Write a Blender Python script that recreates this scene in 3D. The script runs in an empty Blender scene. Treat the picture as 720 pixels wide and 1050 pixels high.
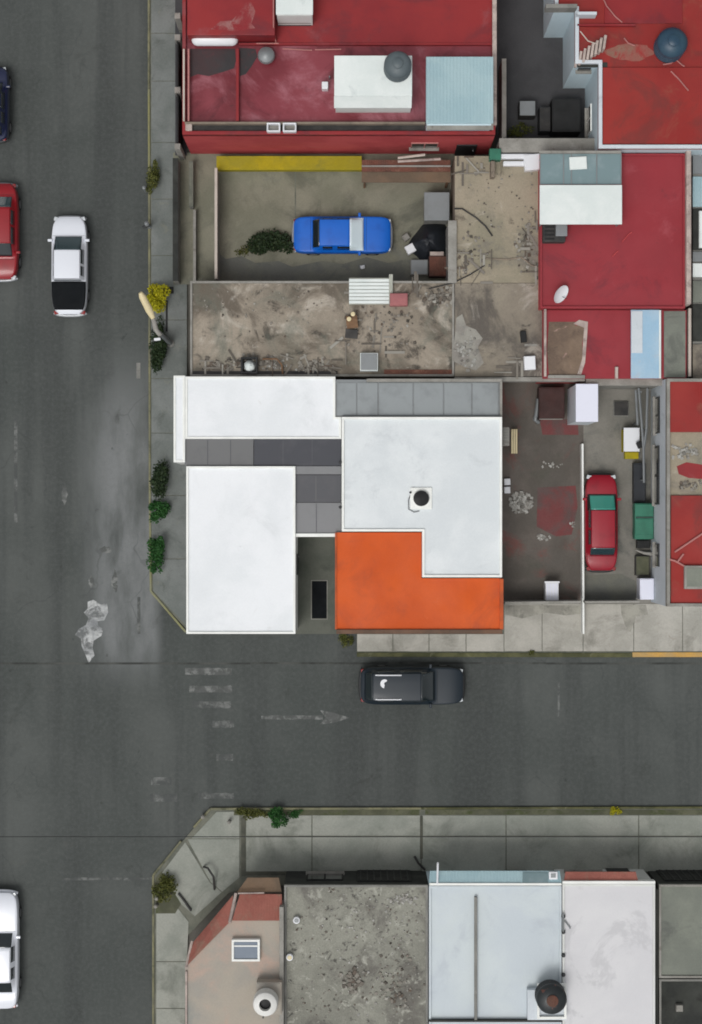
import bpy, bmesh, math, random
from mathutils import Vector, Matrix
import numpy as np
R = math.radians
random.seed(7)
sc = bpy.context.scene
COL = sc.collection
H, S = 80.0, 22.5            # drone height in metres, photo pixels per metre on the ground


def P(px, py, z=0.0):
    """photo pixel seen at height z -> world point"""
    k = (H - z) / H / S
    return Vector(((px - 360) * k, -(py - 525) * k, z))


def lin(r, g, b, k=1.0):
    f = lambda v: (v / 255 / 12.92) if v / 255 <= .04045 else ((v / 255 + .055) / 1.055) ** 2.4
    return (f(r) * k, f(g) * k, f(b) * k, 1)


# ------------------------------------------------------------------ materials
def new_mat(name):
    m = bpy.data.materials.new(name)
    m.use_nodes = True
    nt = m.node_tree
    return m, nt, nt.nodes['Principled BSDF']


def ramp(nt, src, a, b):
    n = nt.nodes.new('ShaderNodeMapRange')
    n.interpolation_type = 'SMOOTHSTEP'
    n.inputs[1].default_value = a
    n.inputs[2].default_value = b
    nt.links.new(src, n.inputs[0])
    return n.outputs[0]


def noise(nt, vec, scale, detail=6, rough=.6, dist=0.0):
    n = nt.nodes.new('ShaderNodeTexNoise')
    n.inputs['Scale'].default_value = scale
    n.inputs['Detail'].default_value = detail
    n.inputs['Roughness'].default_value = rough
    n.inputs['Distortion'].default_value = dist
    nt.links.new(vec, n.inputs['Vector'])
    return n.outputs['Fac']


def mix(nt, fac, a, b, mode='MIX'):
    n = nt.nodes.new('ShaderNodeMix')
    n.data_type = 'RGBA'
    n.blend_type = mode
    for s, v in ((n.inputs[0], fac), (n.inputs[6], a), (n.inputs[7], b)):
        if hasattr(v, 'is_linked'):
            nt.links.new(v, s)
        else:
            s.default_value = v
    return n.outputs[2]


def math_node(nt, op, a, b=0.0):
    n = nt.nodes.new('ShaderNodeMath')
    n.operation = op
    for s, v in ((n.inputs[0], a), (n.inputs[1], b)):
        if hasattr(v, 'is_linked'):
            nt.links.new(v, s)
        else:
            s.default_value = v
    return n.outputs[0]


def coords(nt, off=(0, 0, 0), sca=(1, 1, 1)):
    t = nt.nodes.new('ShaderNodeTexCoord')
    mp = nt.nodes.new('ShaderNodeMapping')
    mp.inputs['Location'].default_value = off
    mp.inputs['Scale'].default_value = sca
    nt.links.new(t.outputs['Object'], mp.inputs['Vector'])
    return mp.outputs[0]


SEED = [0]


def weather(name, c1, c2, scale=.5, lo=.38, hi=.62, stains=(), rough=.85, grain=.12, gscale=14, bump=.15,
            metal=0.0, spec=.4, stretch=(1, 1, 1), corrug=None, coat=0.0):
    """c1/c2 blotches, then stains = [(colour, scale, lo, hi, strength)], then fine grain and bump"""
    m, nt, p = new_mat(name)
    SEED[0] += 3.7
    v = coords(nt, (SEED[0], SEED[0] * .7, 0), stretch)
    col = mix(nt, ramp(nt, noise(nt, v, scale, 7, .62, .3), lo, hi), c1, c2)
    for i, (c, s, a, b, k) in enumerate(stains):
        v2 = coords(nt, (SEED[0] * 1.3 + 11 * i, 5.1 * i, 0), stretch)
        f = ramp(nt, noise(nt, v2, s, 9, .68, .6), a, b)
        col = mix(nt, math_node(nt, 'MULTIPLY', f, k), col, c)
    g = noise(nt, coords(nt, (1, 2, 3)), gscale, 5, .7)
    gg = nt.nodes.new('ShaderNodeMapRange')
    gg.inputs[1].default_value, gg.inputs[2].default_value = .25, .75
    gg.inputs[3].default_value, gg.inputs[4].default_value = 1 - grain, 1 + grain
    nt.links.new(g, gg.inputs[0])
    mul = nt.nodes.new('ShaderNodeVectorMath')
    mul.operation = 'SCALE'
    nt.links.new(col, mul.inputs[0])
    nt.links.new(gg.outputs[0], mul.inputs['Scale'])
    nt.links.new(mul.outputs[0], p.inputs['Base Color'])
    rr = nt.nodes.new('ShaderNodeMapRange')
    rr.inputs[1].default_value, rr.inputs[2].default_value = .3, .7
    rr.inputs[3].default_value, rr.inputs[4].default_value = max(.05, rough - .12), min(1, rough + .12)
    nt.links.new(noise(nt, v, scale * 2.2, 6), rr.inputs[0])
    nt.links.new(rr.outputs[0], p.inputs['Roughness'])
    p.inputs['Metallic'].default_value = metal
    p.inputs['Specular IOR Level'].default_value = spec
    p.inputs['Coat Weight'].default_value = coat
    b = nt.nodes.new('ShaderNodeBump')
    b.inputs['Strength'].default_value = bump
    b.inputs['Distance'].default_value = .03
    h = g
    if corrug:
        axis, freq, amt = corrug
        w = nt.nodes.new('ShaderNodeTexWave')
        w.bands_direction = axis
        w.inputs['Scale'].default_value = freq
        nt.links.new(coords(nt), w.inputs['Vector'])
        h = math_node(nt, 'ADD', math_node(nt, 'MULTIPLY', w.outputs['Fac'], amt), g)
        b.inputs['Strength'].default_value = .5
    nt.links.new(h, b.inputs['Height'])
    nt.links.new(b.outputs[0], p.inputs['Normal'])
    return m


def gloss(name, c, rough=.3, coat=1.0, metal=0.0, grime=.25, gc=(70, 66, 60)):
    m, nt, p = new_mat(name)
    f = ramp(nt, noise(nt, coords(nt), 1.3, 6), .45, .75)
    nt.links.new(mix(nt, math_node(nt, 'MULTIPLY', f, grime), c, lin(*gc)), p.inputs['Base Color'])
    p.inputs['Roughness'].default_value = rough
    p.inputs['Coat Weight'].default_value = coat
    p.inputs['Coat Roughness'].default_value = .12
    p.inputs['Metallic'].default_value = metal
    return m


def leafmat(name, cols):
    m, nt, p = new_mat(name)
    g = nt.nodes.new('ShaderNodeNewGeometry')
    r = nt.nodes.new('ShaderNodeValToRGB')
    el = r.color_ramp.elements
    while len(el) < len(cols):
        el.new(.5)
    for i, c in enumerate(cols):
        el[i].position = i / (len(cols) - 1)
        el[i].color = c
    nt.links.new(g.outputs['Random Per Island'], r.inputs[0])
    nt.links.new(r.outputs[0], p.inputs['Base Color'])
    p.inputs['Roughness'].default_value = .65
    p.inputs['Specular IOR Level'].default_value = .25
    return m


M = {}
M['asphalt_far'] = weather('ground', lin(84, 82, 76), lin(98, 96, 90), .2, rough=.95)


def road_mat():
    m, nt, p = new_mat('road_asphalt')
    v = coords(nt)
    big = noise(nt, v, .16, 5, .55, .4)
    col = mix(nt, ramp(nt, big, .35, .68), lin(71, 75, 73), lin(86, 89, 87))
    # long tyre-polished bands, running with each street
    tr = noise(nt, coords(nt, (0, 0, 0), (1.0, .06, 1)), .55, 4)
    col = mix(nt, math_node(nt, 'MULTIPLY', ramp(nt, tr, .42, .64), .75), col, lin(64, 67, 66))
    # a paler worn and dusty area beside the kerb near the crossing
    sep = nt.nodes.new('ShaderNodeSeparateXYZ')
    nt.links.new(v, sep.inputs[0])
    gx = ramp(nt, sep.outputs[0], -12.9, -10.6)
    gy = math_node(nt, 'MULTIPLY', ramp(nt, sep.outputs[1], -8.5, -5.5), ramp(nt, sep.outputs[1], 8.5, 2.0))
    wob = ramp(nt, noise(nt, coords(nt, (4, 1, 0), (1, .3, 1)), .5, 6), .3, .6)
    west = ramp(nt, sep.outputs[0], -8.4, -9.2)
    k = math_node(nt, 'MULTIPLY', math_node(nt, 'MULTIPLY', gx, gy), math_node(nt, 'MULTIPLY', wob, west))
    col = mix(nt, math_node(nt, 'MULTIPLY', k, .8), col, lin(132, 134, 135))
    st = ramp(nt, noise(nt, coords(nt, (9, 3, 0)), .42, 8, .7, .8), .58, .72)
    col = mix(nt, math_node(nt, 'MULTIPLY', st, .55), col, lin(58, 60, 58))
    du = ramp(nt, noise(nt, coords(nt, (2, 8, 0)), .8, 8, .7, .5), .6, .8)
    col = mix(nt, math_node(nt, 'MULTIPLY', du, .35), col, lin(100, 98, 92))
    cr = nt.nodes.new('ShaderNodeTexVoronoi')
    cr.feature = 'DISTANCE_TO_EDGE'
    cr.inputs['Scale'].default_value = .33
    dv = nt.nodes.new('ShaderNodeVectorMath')
    dv.operation = 'ADD'
    nz = nt.nodes.new('ShaderNodeTexNoise')
    nz.inputs['Scale'].default_value = .9
    nt.links.new(v, nz.inputs['Vector'])
    nt.links.new(v, dv.inputs[0])
    nt.links.new(nz.outputs['Color'], dv.inputs[1])
    nt.links.new(dv.outputs[0], cr.inputs['Vector'])
    ck = math_node(nt, 'MULTIPLY', ramp(nt, cr.outputs['Distance'], .012, .004),
                   ramp(nt, noise(nt, coords(nt, (5, 5, 0)), .25, 3), .5, .6))
    col = mix(nt, math_node(nt, 'MULTIPLY', ck, .3), col, lin(58, 60, 60))
    mg = ramp(nt, noise(nt, coords(nt, (7, 2, 0)), 5.5, 6, .8), .4, .7)
    col = mix(nt, math_node(nt, 'MULTIPLY', mg, .35), col, lin(98, 101, 99))
    oil = ramp(nt, noise(nt, coords(nt, (3, 6, 0), (1, .7, 1)), 1.7, 3, .6), .69, .76)
    col = mix(nt, math_node(nt, 'MULTIPLY', oil, .5), col, lin(52, 54, 53))
    gr = noise(nt, v, 38, 4, .8)
    col = mix(nt, .5, col, mix(nt, ramp(nt, gr, .3, .7), lin(158, 160, 160), lin(204, 206, 206)), 'SOFT_LIGHT')
    nt.links.new(col, p.inputs['Base Color'])
    p.inputs['Roughness'].default_value = .88
    p.inputs['Specular IOR Level'].default_value = .3
    b = nt.nodes.new('ShaderNodeBump')
    b.inputs['Strength'].default_value = .25
    b.inputs['Distance'].default_value = .01
    nt.links.new(gr, b.inputs['Height'])
    nt.links.new(b.outputs[0], p.inputs['Normal'])
    return m


M['road'] = road_mat()
M['paint_worn'] = weather('worn_paint', lin(88, 91, 91), lin(150, 152, 152), 2.2, .36, .6, [(lin(74, 77, 77), 6, .5, .6, .8)], grain=.15)
M['paint_mid'] = weather('half_worn_paint', lin(86, 88, 87), lin(126, 128, 126), 1.8, .42, .62, [(lin(78, 81, 79), 3, .44, .58, .92)], grain=.12)
M['paint_faint'] = weather('faint_paint', lin(76, 79, 78), lin(112, 114, 112), 1.6, .42, .64, [(lin(74, 77, 76), 4, .46, .6, .9)], grain=.12)
M['cement_spill'] = weather('cement_spill', lin(125, 128, 130), lin(188, 190, 190), 1.1, .35, .65, [(lin(98, 101, 101), 1.9, .46, .58, .92), (lin(150, 152, 152), 5, .5, .62, .6)], grain=.15)
M['seam'] = weather('asphalt_seam', lin(54, 56, 54), lin(78, 80, 77), .6, .42, .6)
M['pave'] = weather('pavement_concrete', lin(104, 109, 106), lin(120, 124, 122), .5, stains=[(lin(84, 88, 84), .9, .52, .72, .7), (lin(128, 127, 112), 1.4, .58, .75, .5)])
M['pave_dark'] = weather('dirty_slab_joint', lin(72, 74, 66), lin(88, 88, 78), 1.4)
M['pave_light'] = weather('pale_pavement', lin(156, 154, 146), lin(174, 171, 163), .6, stains=[(lin(124, 122, 114), .5, .5, .7, .8), (lin(120, 112, 98), 2.5, .6, .75, .5)])
M['pave_joint'] = weather('slab_joint', lin(94, 97, 88), lin(112, 113, 102), 1.5)
M['pave_south'] = weather('corner_pavement', lin(136, 140, 132), lin(152, 154, 146), .45, stains=[(lin(112, 116, 108), .5, .5, .7, .8), (lin(168, 168, 158), 2.0, .6, .78, .4)])
M['kerb'] = weather('kerb_stone', lin(106, 106, 88), lin(128, 126, 98), .8, stains=[(lin(60, 64, 44), 1.4, .5, .66, .7)])
M['kerb_yellow'] = weather('yellow_kerb', lin(132, 130, 88), lin(128, 128, 104), .8, stains=[(lin(120, 118, 90), 1.2, .48, .64, .8)])
M['kerb_orange'] = weather('orange_kerb', lin(196, 152, 78), lin(176, 146, 96), .8, stains=[(lin(120, 112, 84), 1.8, .55, .7, .8)])
M['kerb_mossy'] = weather('mossy_kerb', lin(92, 92, 62), lin(70, 72, 48), 1.0, stains=[(lin(128, 126, 104), 1.6, .55, .7, .7)])
M['soil'] = weather('soil', lin(76, 78, 62), lin(94, 95, 76), 1.2, stains=[(lin(60, 70, 34), 1.5, .5, .65, .7)])
M['drive'] = weather('drive_concrete', lin(84, 88, 80), lin(96, 98, 90), .5, stains=[(lin(70, 74, 68), .8, .54, .7, .6)])
M['yard_olive'] = weather('olive_yard_concrete', lin(116, 116, 101), lin(132, 130, 115), .35, stains=[(lin(90, 90, 80), .35, .48, .68, .85), (lin(146, 144, 128), .8, .58, .74, .5), (lin(90, 92, 98), .4, .55, .75, .5)])
M['yard_dark'] = weather('dark_red_yard', lin(84, 79, 73), lin(99, 92, 86), .4, stains=[(lin(114, 66, 60), .42, .52, .66, .75), (lin(74, 74, 64), .5, .55, .7, .7)], rough=.75)
M['court'] = weather('court_concrete', lin(116, 114, 107), lin(130, 127, 120), .5, stains=[(lin(84, 87, 84), .55, .52, .68, .8), (lin(104, 111, 106), 1.2, .55, .7, .6)])
M['lane_dark'] = weather('dark_lane', lin(60, 60, 62), lin(68, 68, 70), .4, rough=.8)
# roofs and walls
M['white_roof'] = weather('white_roof_coating', lin(224, 228, 231), lin(233, 236, 239), .3, stains=[(lin(206, 210, 213), .4, .54, .78, .6), (lin(190, 190, 186), 1.4, .62, .8, .4), (lin(150, 150, 148), 4, .72, .8, .5)], grain=.03, rough=.7, bump=.06)
M['white_trim'] = weather('white_trim', lin(238, 240, 236), lin(228, 230, 226), .8, grain=.03, rough=.6, bump=.04, stains=[(lin(186, 186, 176), 1.6, .62, .78, .5)])
M['pale_roof'] = weather('pale_grey_roof_coating', lin(208, 214, 217), lin(220, 225, 227), .28, stains=[(lin(186, 192, 196), .55, .54, .74, .6), (lin(122, 126, 132), 2.6, .7, .79, .7), (lin(150, 156, 164), 5.0, .72, .8, .6)], grain=.04, rough=.65, bump=.08)
M['orange'] = weather('orange_roof_coating', lin(206, 88, 28), lin(194, 80, 27), .3, stains=[(lin(176, 76, 38), .5, .5, .7, .8), (lin(206, 104, 62), 1.6, .62, .76, .5), (lin(112, 56, 38), 4, .7, .78, .6)], grain=.05, rough=.7, bump=.08)
M['orange_edge'] = weather('faded_orange_parapet', lin(196, 92, 48), lin(150, 76, 48), .7, grain=.06)
M['brown_edge'] = weather('brown_parapet', lin(92, 74, 62), lin(110, 84, 68), 1.2, grain=.1)
M['red_roof'] = weather('red_roof_coating', lin(130, 30, 36), lin(142, 36, 38), .3, stains=[(lin(104, 34, 42), .32, .48, .66, .85), (lin(142, 84, 88), .3, .57, .74, .6), (lin(162, 112, 104), 2.5, .7, .8, .5)], grain=.05, rough=.55, bump=.08)
M['red_wet'] = weather('wet_red_roof', lin(108, 34, 44), lin(132, 56, 66), .22, stains=[(lin(86, 26, 36), .35, .5, .64, .9), (lin(164, 104, 114), .24, .5, .68, .85), (lin(60, 34, 36), .6, .6, .72, .7)], grain=.05, rough=.42, bump=.08)  # pale pink blotches put the wet floor's sheen into the colour
M['red_wall'] = weather('red_wall', lin(182, 74, 76), lin(168, 62, 66), .5, stains=[(lin(176, 92, 88), .9, .58, .74, .5), (lin(104, 42, 46), 2, .62, .75, .5)], grain=.05, bump=.1)
M['red_bright'] = weather('bright_red_roof', lin(148, 42, 36), lin(138, 36, 33), .28, stains=[(lin(112, 44, 40), .4, .52, .68, .8), (lin(138, 74, 58), .5, .54, .7, .7), (lin(164, 96, 84), 1.8, .66, .74, .5)], grain=.04, rough=.65, bump=.06)
M['red_mag'] = weather('magenta_red_roof', lin(146, 44, 53), lin(138, 40, 49), .3, stains=[(lin(100, 38, 48), .32, .5, .68, .8), (lin(160, 70, 78), .5, .56, .74, .7), (lin(96, 40, 48), 1.6, .64, .72, .6)], grain=.05, rough=.6, bump=.06)
M['bare'] = weather('bare_brown_roof', lin(136, 127, 114), lin(158, 148, 134), .35, stains=[(lin(96, 88, 78), .3, .44, .6, .9), (lin(186, 178, 166), .55, .54, .66, .7), (lin(60, 55, 50), .8, .55, .66, .85), (lin(104, 108, 98), .26, .5, .66, .8), (lin(172, 166, 156), 2.4, .62, .7, .6)], grain=.14, bump=.35)
M['bare_tan'] = weather('bare_tan_roof', lin(156, 146, 128), lin(140, 134, 116), .35, stains=[(lin(116, 112, 104), .3, .47, .64, .85), (lin(92, 84, 74), .8, .57, .68, .8), (lin(182, 174, 160), 1.1, .57, .7, .65), (lin(78, 72, 66), 2.2, .64, .7, .7)], grain=.14, bump=.35)
M['bare_grey'] = weather('bare_grey_roof', lin(132, 124, 112), lin(144, 136, 122), .35, stains=[(lin(88, 83, 78), .3, .45, .62, .9), (lin(168, 162, 152), .6, .54, .68, .8), (lin(64, 60, 57), 1.2, .6, .68, .8), (lin(108, 72, 66), .8, .62, .74, .6)], grain=.14, bump=.35)
M['gravel_roof'] = weather('gritty_grey_roof', lin(142, 142, 132), lin(126, 126, 117), .5, stains=[(lin(98, 95, 90), .4, .48, .64, .85), (lin(172, 172, 162), 1.6, .55, .66, .7), (lin(62, 60, 57), 2.2, .57, .66, .85), (lin(188, 188, 180), 3.6, .62, .7, .8)], grain=.2, bump=.5)
M['blue_roof'] = weather('pale_blue_roof', lin(190, 199, 205), lin(196, 205, 208), .3, stains=[(lin(172, 180, 189), .5, .52, .72, .6), (lin(196, 204, 202), .4, .55, .75, .5)], grain=.03, rough=.6, bump=.06)
M['lilac_roof'] = weather('lilac_white_roof', lin(210, 210, 212), lin(203, 203, 206), .3, stains=[(lin(186, 186, 189), .35, .54, .62, .7)], grain=.03, rough=.65, bump=.06)
M['beige_roof'] = weather('beige_roof', lin(166, 158, 146), lin(154, 150, 142), .3, stains=[(lin(182, 156, 142), .35, .5, .7, .85), (lin(134, 140, 138), .3, .52, .72, .8), (lin(168, 150, 160), .5, .6, .76, .5)], grain=.06, bump=.12)
M['green_grey_roof'] = weather('green_grey_roof', lin(126, 130, 120), lin(114, 118, 110), .4, stains=[(lin(92, 94, 90), .6, .52, .68, .7)], grain=.1, bump=.2)
M['tile_red'] = weather('red_roof_tiles', lin(162, 102, 90), lin(148, 90, 80), .7, stains=[(lin(146, 120, 104), .9, .5, .66, .75)], grain=.12, bump=.2, corrug=('X', 2.6, .25))
M['brown_tile'] = weather('brown_ledge', lin(116, 96, 78), lin(100, 86, 72), .8, grain=.12)
M['wall_grey'] = weather('grey_render_wall', lin(120, 120, 116), lin(136, 135, 130), .6, stains=[(lin(92, 92, 86), .9, .54, .7, .7)], stretch=(1, 1, .4))
M['wall_dark'] = weather('dark_render_wall', lin(44, 46, 44), lin(56, 58, 54), .6, stains=[(lin(34, 34, 32), 1.0, .5, .68, .7)])
M['wall_white'] = weather('white_render_wall', lin(214, 216, 214), lin(204, 206, 202), .5, stains=[(lin(160, 160, 152), .9, .6, .75, .6)], stretch=(1, 1, .35), grain=.05)
M['wall_blue'] = weather('pale_blue_wall', lin(204, 221, 228), lin(194, 212, 220), .5, stains=[(lin(160, 174, 180), .9, .58, .74, .6)], stretch=(1, 1, .35), grain=.06)
M['wall_lilac'] = weather('blue_grey_wall', lin(196, 204, 210), lin(206, 212, 218), .5, stains=[(lin(150, 158, 164), .8, .56, .72, .6)], stretch=(1, 1, .35), grain=.06)
M['wall_tan'] = weather('tan_block_wall', lin(138, 126, 112), lin(120, 110, 98), .7, stains=[(lin(84, 76, 68), 1.0, .54, .7, .7)])
M['wall_pink'] = weather('stained_plaster', lin(186, 172, 164), lin(160, 146, 140), 1.2, stains=[(lin(120, 106, 102), 1.5, .5, .66, .7)])
M['wall_ledge'] = weather('pale_coping', lin(150, 148, 142), lin(132, 130, 124), 1.0, stains=[(lin(104, 98, 92), 1.6, .55, .7, .7)])
M['wall_yellow'] = weather('yellow_wall', lin(168, 152, 22), lin(150, 140, 34), .8, stains=[(lin(120, 118, 50), 1.4, .55, .7, .7)])
M['rust'] = weather('rusty_sheet', lin(112, 72, 60), lin(94, 66, 56), 1.0, stains=[(lin(140, 110, 92), 1.5, .55, .7, .7), (lin(70, 48, 42), 2.5, .58, .7, .7)], corrug=('X', 4, .8))
M['pane_grey'] = gloss('grey_translucent_pane', lin(138, 144, 146), .35, .4, 0, .45, (104, 108, 110))
M['pane_mid'] = gloss('mid_grey_pane', lin(100, 101, 102), .5, .1, 0, .4, (80, 81, 83))
M['pane_navy'] = gloss('navy_grey_pane', lin(54, 56, 64), .5, .1, 0, .5, (78, 78, 83))
M['pane_char'] = gloss('charcoal_pane', lin(72, 73, 78), .5, .1, 0, .4, (88, 88, 91))
M['pane_light'] = gloss('light_grey_pane', lin(122, 123, 125), .5, .1, 0, .4, (106, 107, 109))
M['frame_grey'] = gloss('grey_metal', lin(128, 132, 134), .5, .1, .3)
M['frame_dark'] = gloss('dark_metal', lin(44, 46, 48), .5, .1, .3)
M['pipe_red'] = gloss('faded_red_pipe', lin(176, 116, 112), .6, 0, 0)
M['pipe_pale'] = gloss('pale_pipe', lin(186, 176, 166), .6, 0, 0)
M['white_metal'] = gloss('white_painted_metal', lin(224, 226, 230), .45, .2, 0, .2, (170, 172, 172))
M['cream'] = gloss('cream_paint', lin(214, 200, 160), .55, .1, 0, .3, (150, 140, 110))
M['lid_white'] = gloss('white_lacquer', lin(222, 224, 238), .4, .3, 0, .12, (186, 188, 196))
M['sheet_white'] = weather('white_sheet', lin(214, 222, 220), lin(224, 230, 228), .6, grain=.03, rough=.5, stains=[(lin(178, 188, 188), 1.2, .58, .74, .5)])
M['sheet_cyan'] = weather('pale_cyan_sheet', lin(160, 186, 192), lin(150, 178, 186), .5, grain=.04, rough=.5, stains=[(lin(172, 196, 198), 1.2, .55, .72, .5)], corrug=('X', 2.2, .5))
M['sheet_sky'] = weather('sky_blue_sheet', lin(150, 184, 208), lin(166, 192, 210), .6, grain=.05, rough=.5, stains=[(lin(176, 182, 192), 1.2, .55, .7, .7)])
M['sheet_dull'] = weather('dull_sheet', lin(176, 178, 168), lin(160, 162, 152), .8, grain=.06, corrug=('Y', 5, .8))
M['glass_teal'] = gloss('greenish_glass', lin(116, 138, 142), .2, .6, 0, .5, (150, 164, 168))
M['glass'] = gloss('window_glass', lin(22, 28, 32), .08, 1, 0, .1)
M['auto_glass'] = gloss('car_glass', lin(26, 36, 40), .08, 1, 0, .12)
M['auto_glass_grey'] = gloss('grey_car_glass', lin(40, 60, 65), .12, 1, 0, .25, (64, 78, 82))
M['auto_glass_teal'] = gloss('teal_car_glass', lin(62, 150, 134), .15, 1, 0, .3, (90, 160, 150))
M['sunshade'] = gloss('silver_sunshade', lin(216, 232, 238), .35, .6, 0, .2, (170, 190, 204))
M['rubber'] = gloss('tyre_rubber', lin(24, 24, 25), .85, 0)
M['rim'] = gloss('wheel_metal', lin(140, 142, 145), .4, .2, .6)
M['lamp_clear'] = gloss('headlamp_lens', lin(200, 206, 210), .15, 1)
M['lamp_red'] = gloss('tail_lamp_lens', lin(130, 14, 16), .15, 1)
M['car_white'] = gloss('white_car_paint', lin(222, 226, 234), .3, 1, 0, .08, (190, 194, 200))
M['car_silver'] = gloss('silver_trim', lin(150, 154, 158), .35, .6, .3)
M['car_blue'] = gloss('blue_car_paint', lin(0, 96, 196), .5, .05, 0, .5, (0, 70, 160))
M['car_navy'] = gloss('dark_navy_car_paint', lin(18, 31, 41), .5, .1, 0, .25, (28, 40, 48))
M['car_black'] = gloss('black_car_paint', lin(18, 28, 62), .35, .6, 0, .15, (20, 26, 44))
M['car_red'] = gloss('red_car_paint', lin(146, 4, 32), .45, .15, 0, .5, (104, 4, 24))
M['car_crimson'] = gloss('crimson_car_paint', lin(140, 6, 22), .4, .3, 0, .4, (96, 6, 16))
M['bed_black'] = weather('black_bed_cover', lin(16, 19, 22), lin(22, 25, 28), .8, rough=.8, grain=.05, spec=.15)
M['tarp'] = weather('black_tarp', lin(26, 30, 36), lin(34, 38, 44), .8, rough=.5, grain=.08, bump=.3)
M['black'] = weather('black_metal', lin(16, 17, 18), lin(24, 25, 26), 1, rough=.6)
M['junk_dark'] = weather('dark_junk', lin(44, 44, 44), lin(60, 58, 56), 1.4, rough=.7)
M['cube_brown'] = weather('brown_timber', lin(62, 44, 42), lin(72, 50, 48), 1.1)
M['tank_grey'] = weather('grey_tank_plastic', lin(82, 92, 96), lin(92, 102, 106), .8, rough=.5, grain=.05)
M['tank_blue'] = weather('blue_tank_plastic', lin(40, 66, 86), lin(50, 76, 92), .8, rough=.4, grain=.05)
M['tank_black'] = weather('black_tank_plastic', lin(36, 40, 42), lin(44, 48, 50), .8, rough=.45, grain=.05, stains=[(lin(120, 74, 60), 3, .6, .66, .7)])
M['tank_white'] = weather('white_tank_plastic', lin(226, 226, 222), lin(214, 214, 210), .8, rough=.5, grain=.04)
M['green_cart'] = weather('green_sheet_metal', lin(50, 116, 94), lin(44, 104, 84), .9, rough=.5, grain=.06, stains=[(lin(60, 86, 74), 2, .58, .7, .6)])
M['pink'] = weather('pink_plastic', lin(166, 104, 104), lin(150, 92, 94), 1, rough=.6)
M['wood'] = weather('raw_timber', lin(124, 96, 72), lin(104, 80, 60), 1.4, stretch=(1, 6, 1))
M['rubble'] = leafmat('rubble', [lin(66, 62, 56), lin(108, 102, 94), lin(138, 134, 126), lin(92, 80, 70), lin(160, 158, 150)])
M['rubble_white'] = leafmat('pale_debris', [lin(134, 133, 127), lin(172, 171, 166), lin(106, 104, 98), lin(150, 147, 141)])
M['leaf_dark'] = leafmat('dark_leaves', [lin(22, 34, 20), lin(40, 58, 30), lin(30, 44, 26), lin(54, 66, 38)])
M['leaf_green'] = leafmat('green_leaves', [lin(22, 58, 26), lin(42, 88, 36), lin(30, 70, 30), lin(58, 96, 48)])
M['leaf_olive'] = leafmat('olive_leaves', [lin(44, 52, 22), lin(84, 88, 36), lin(60, 66, 28), lin(104, 104, 54)])
M['leaf_yellow'] = leafmat('yellow_leaves', [lin(120, 122, 14), lin(172, 164, 24), lin(142, 140, 16), lin(186, 176, 32)])
M['bark'] = weather('bark', lin(70, 58, 44), lin(50, 42, 34), 3)
M['cable'] = gloss('cable', lin(40, 42, 42), .7, 0)


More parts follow.
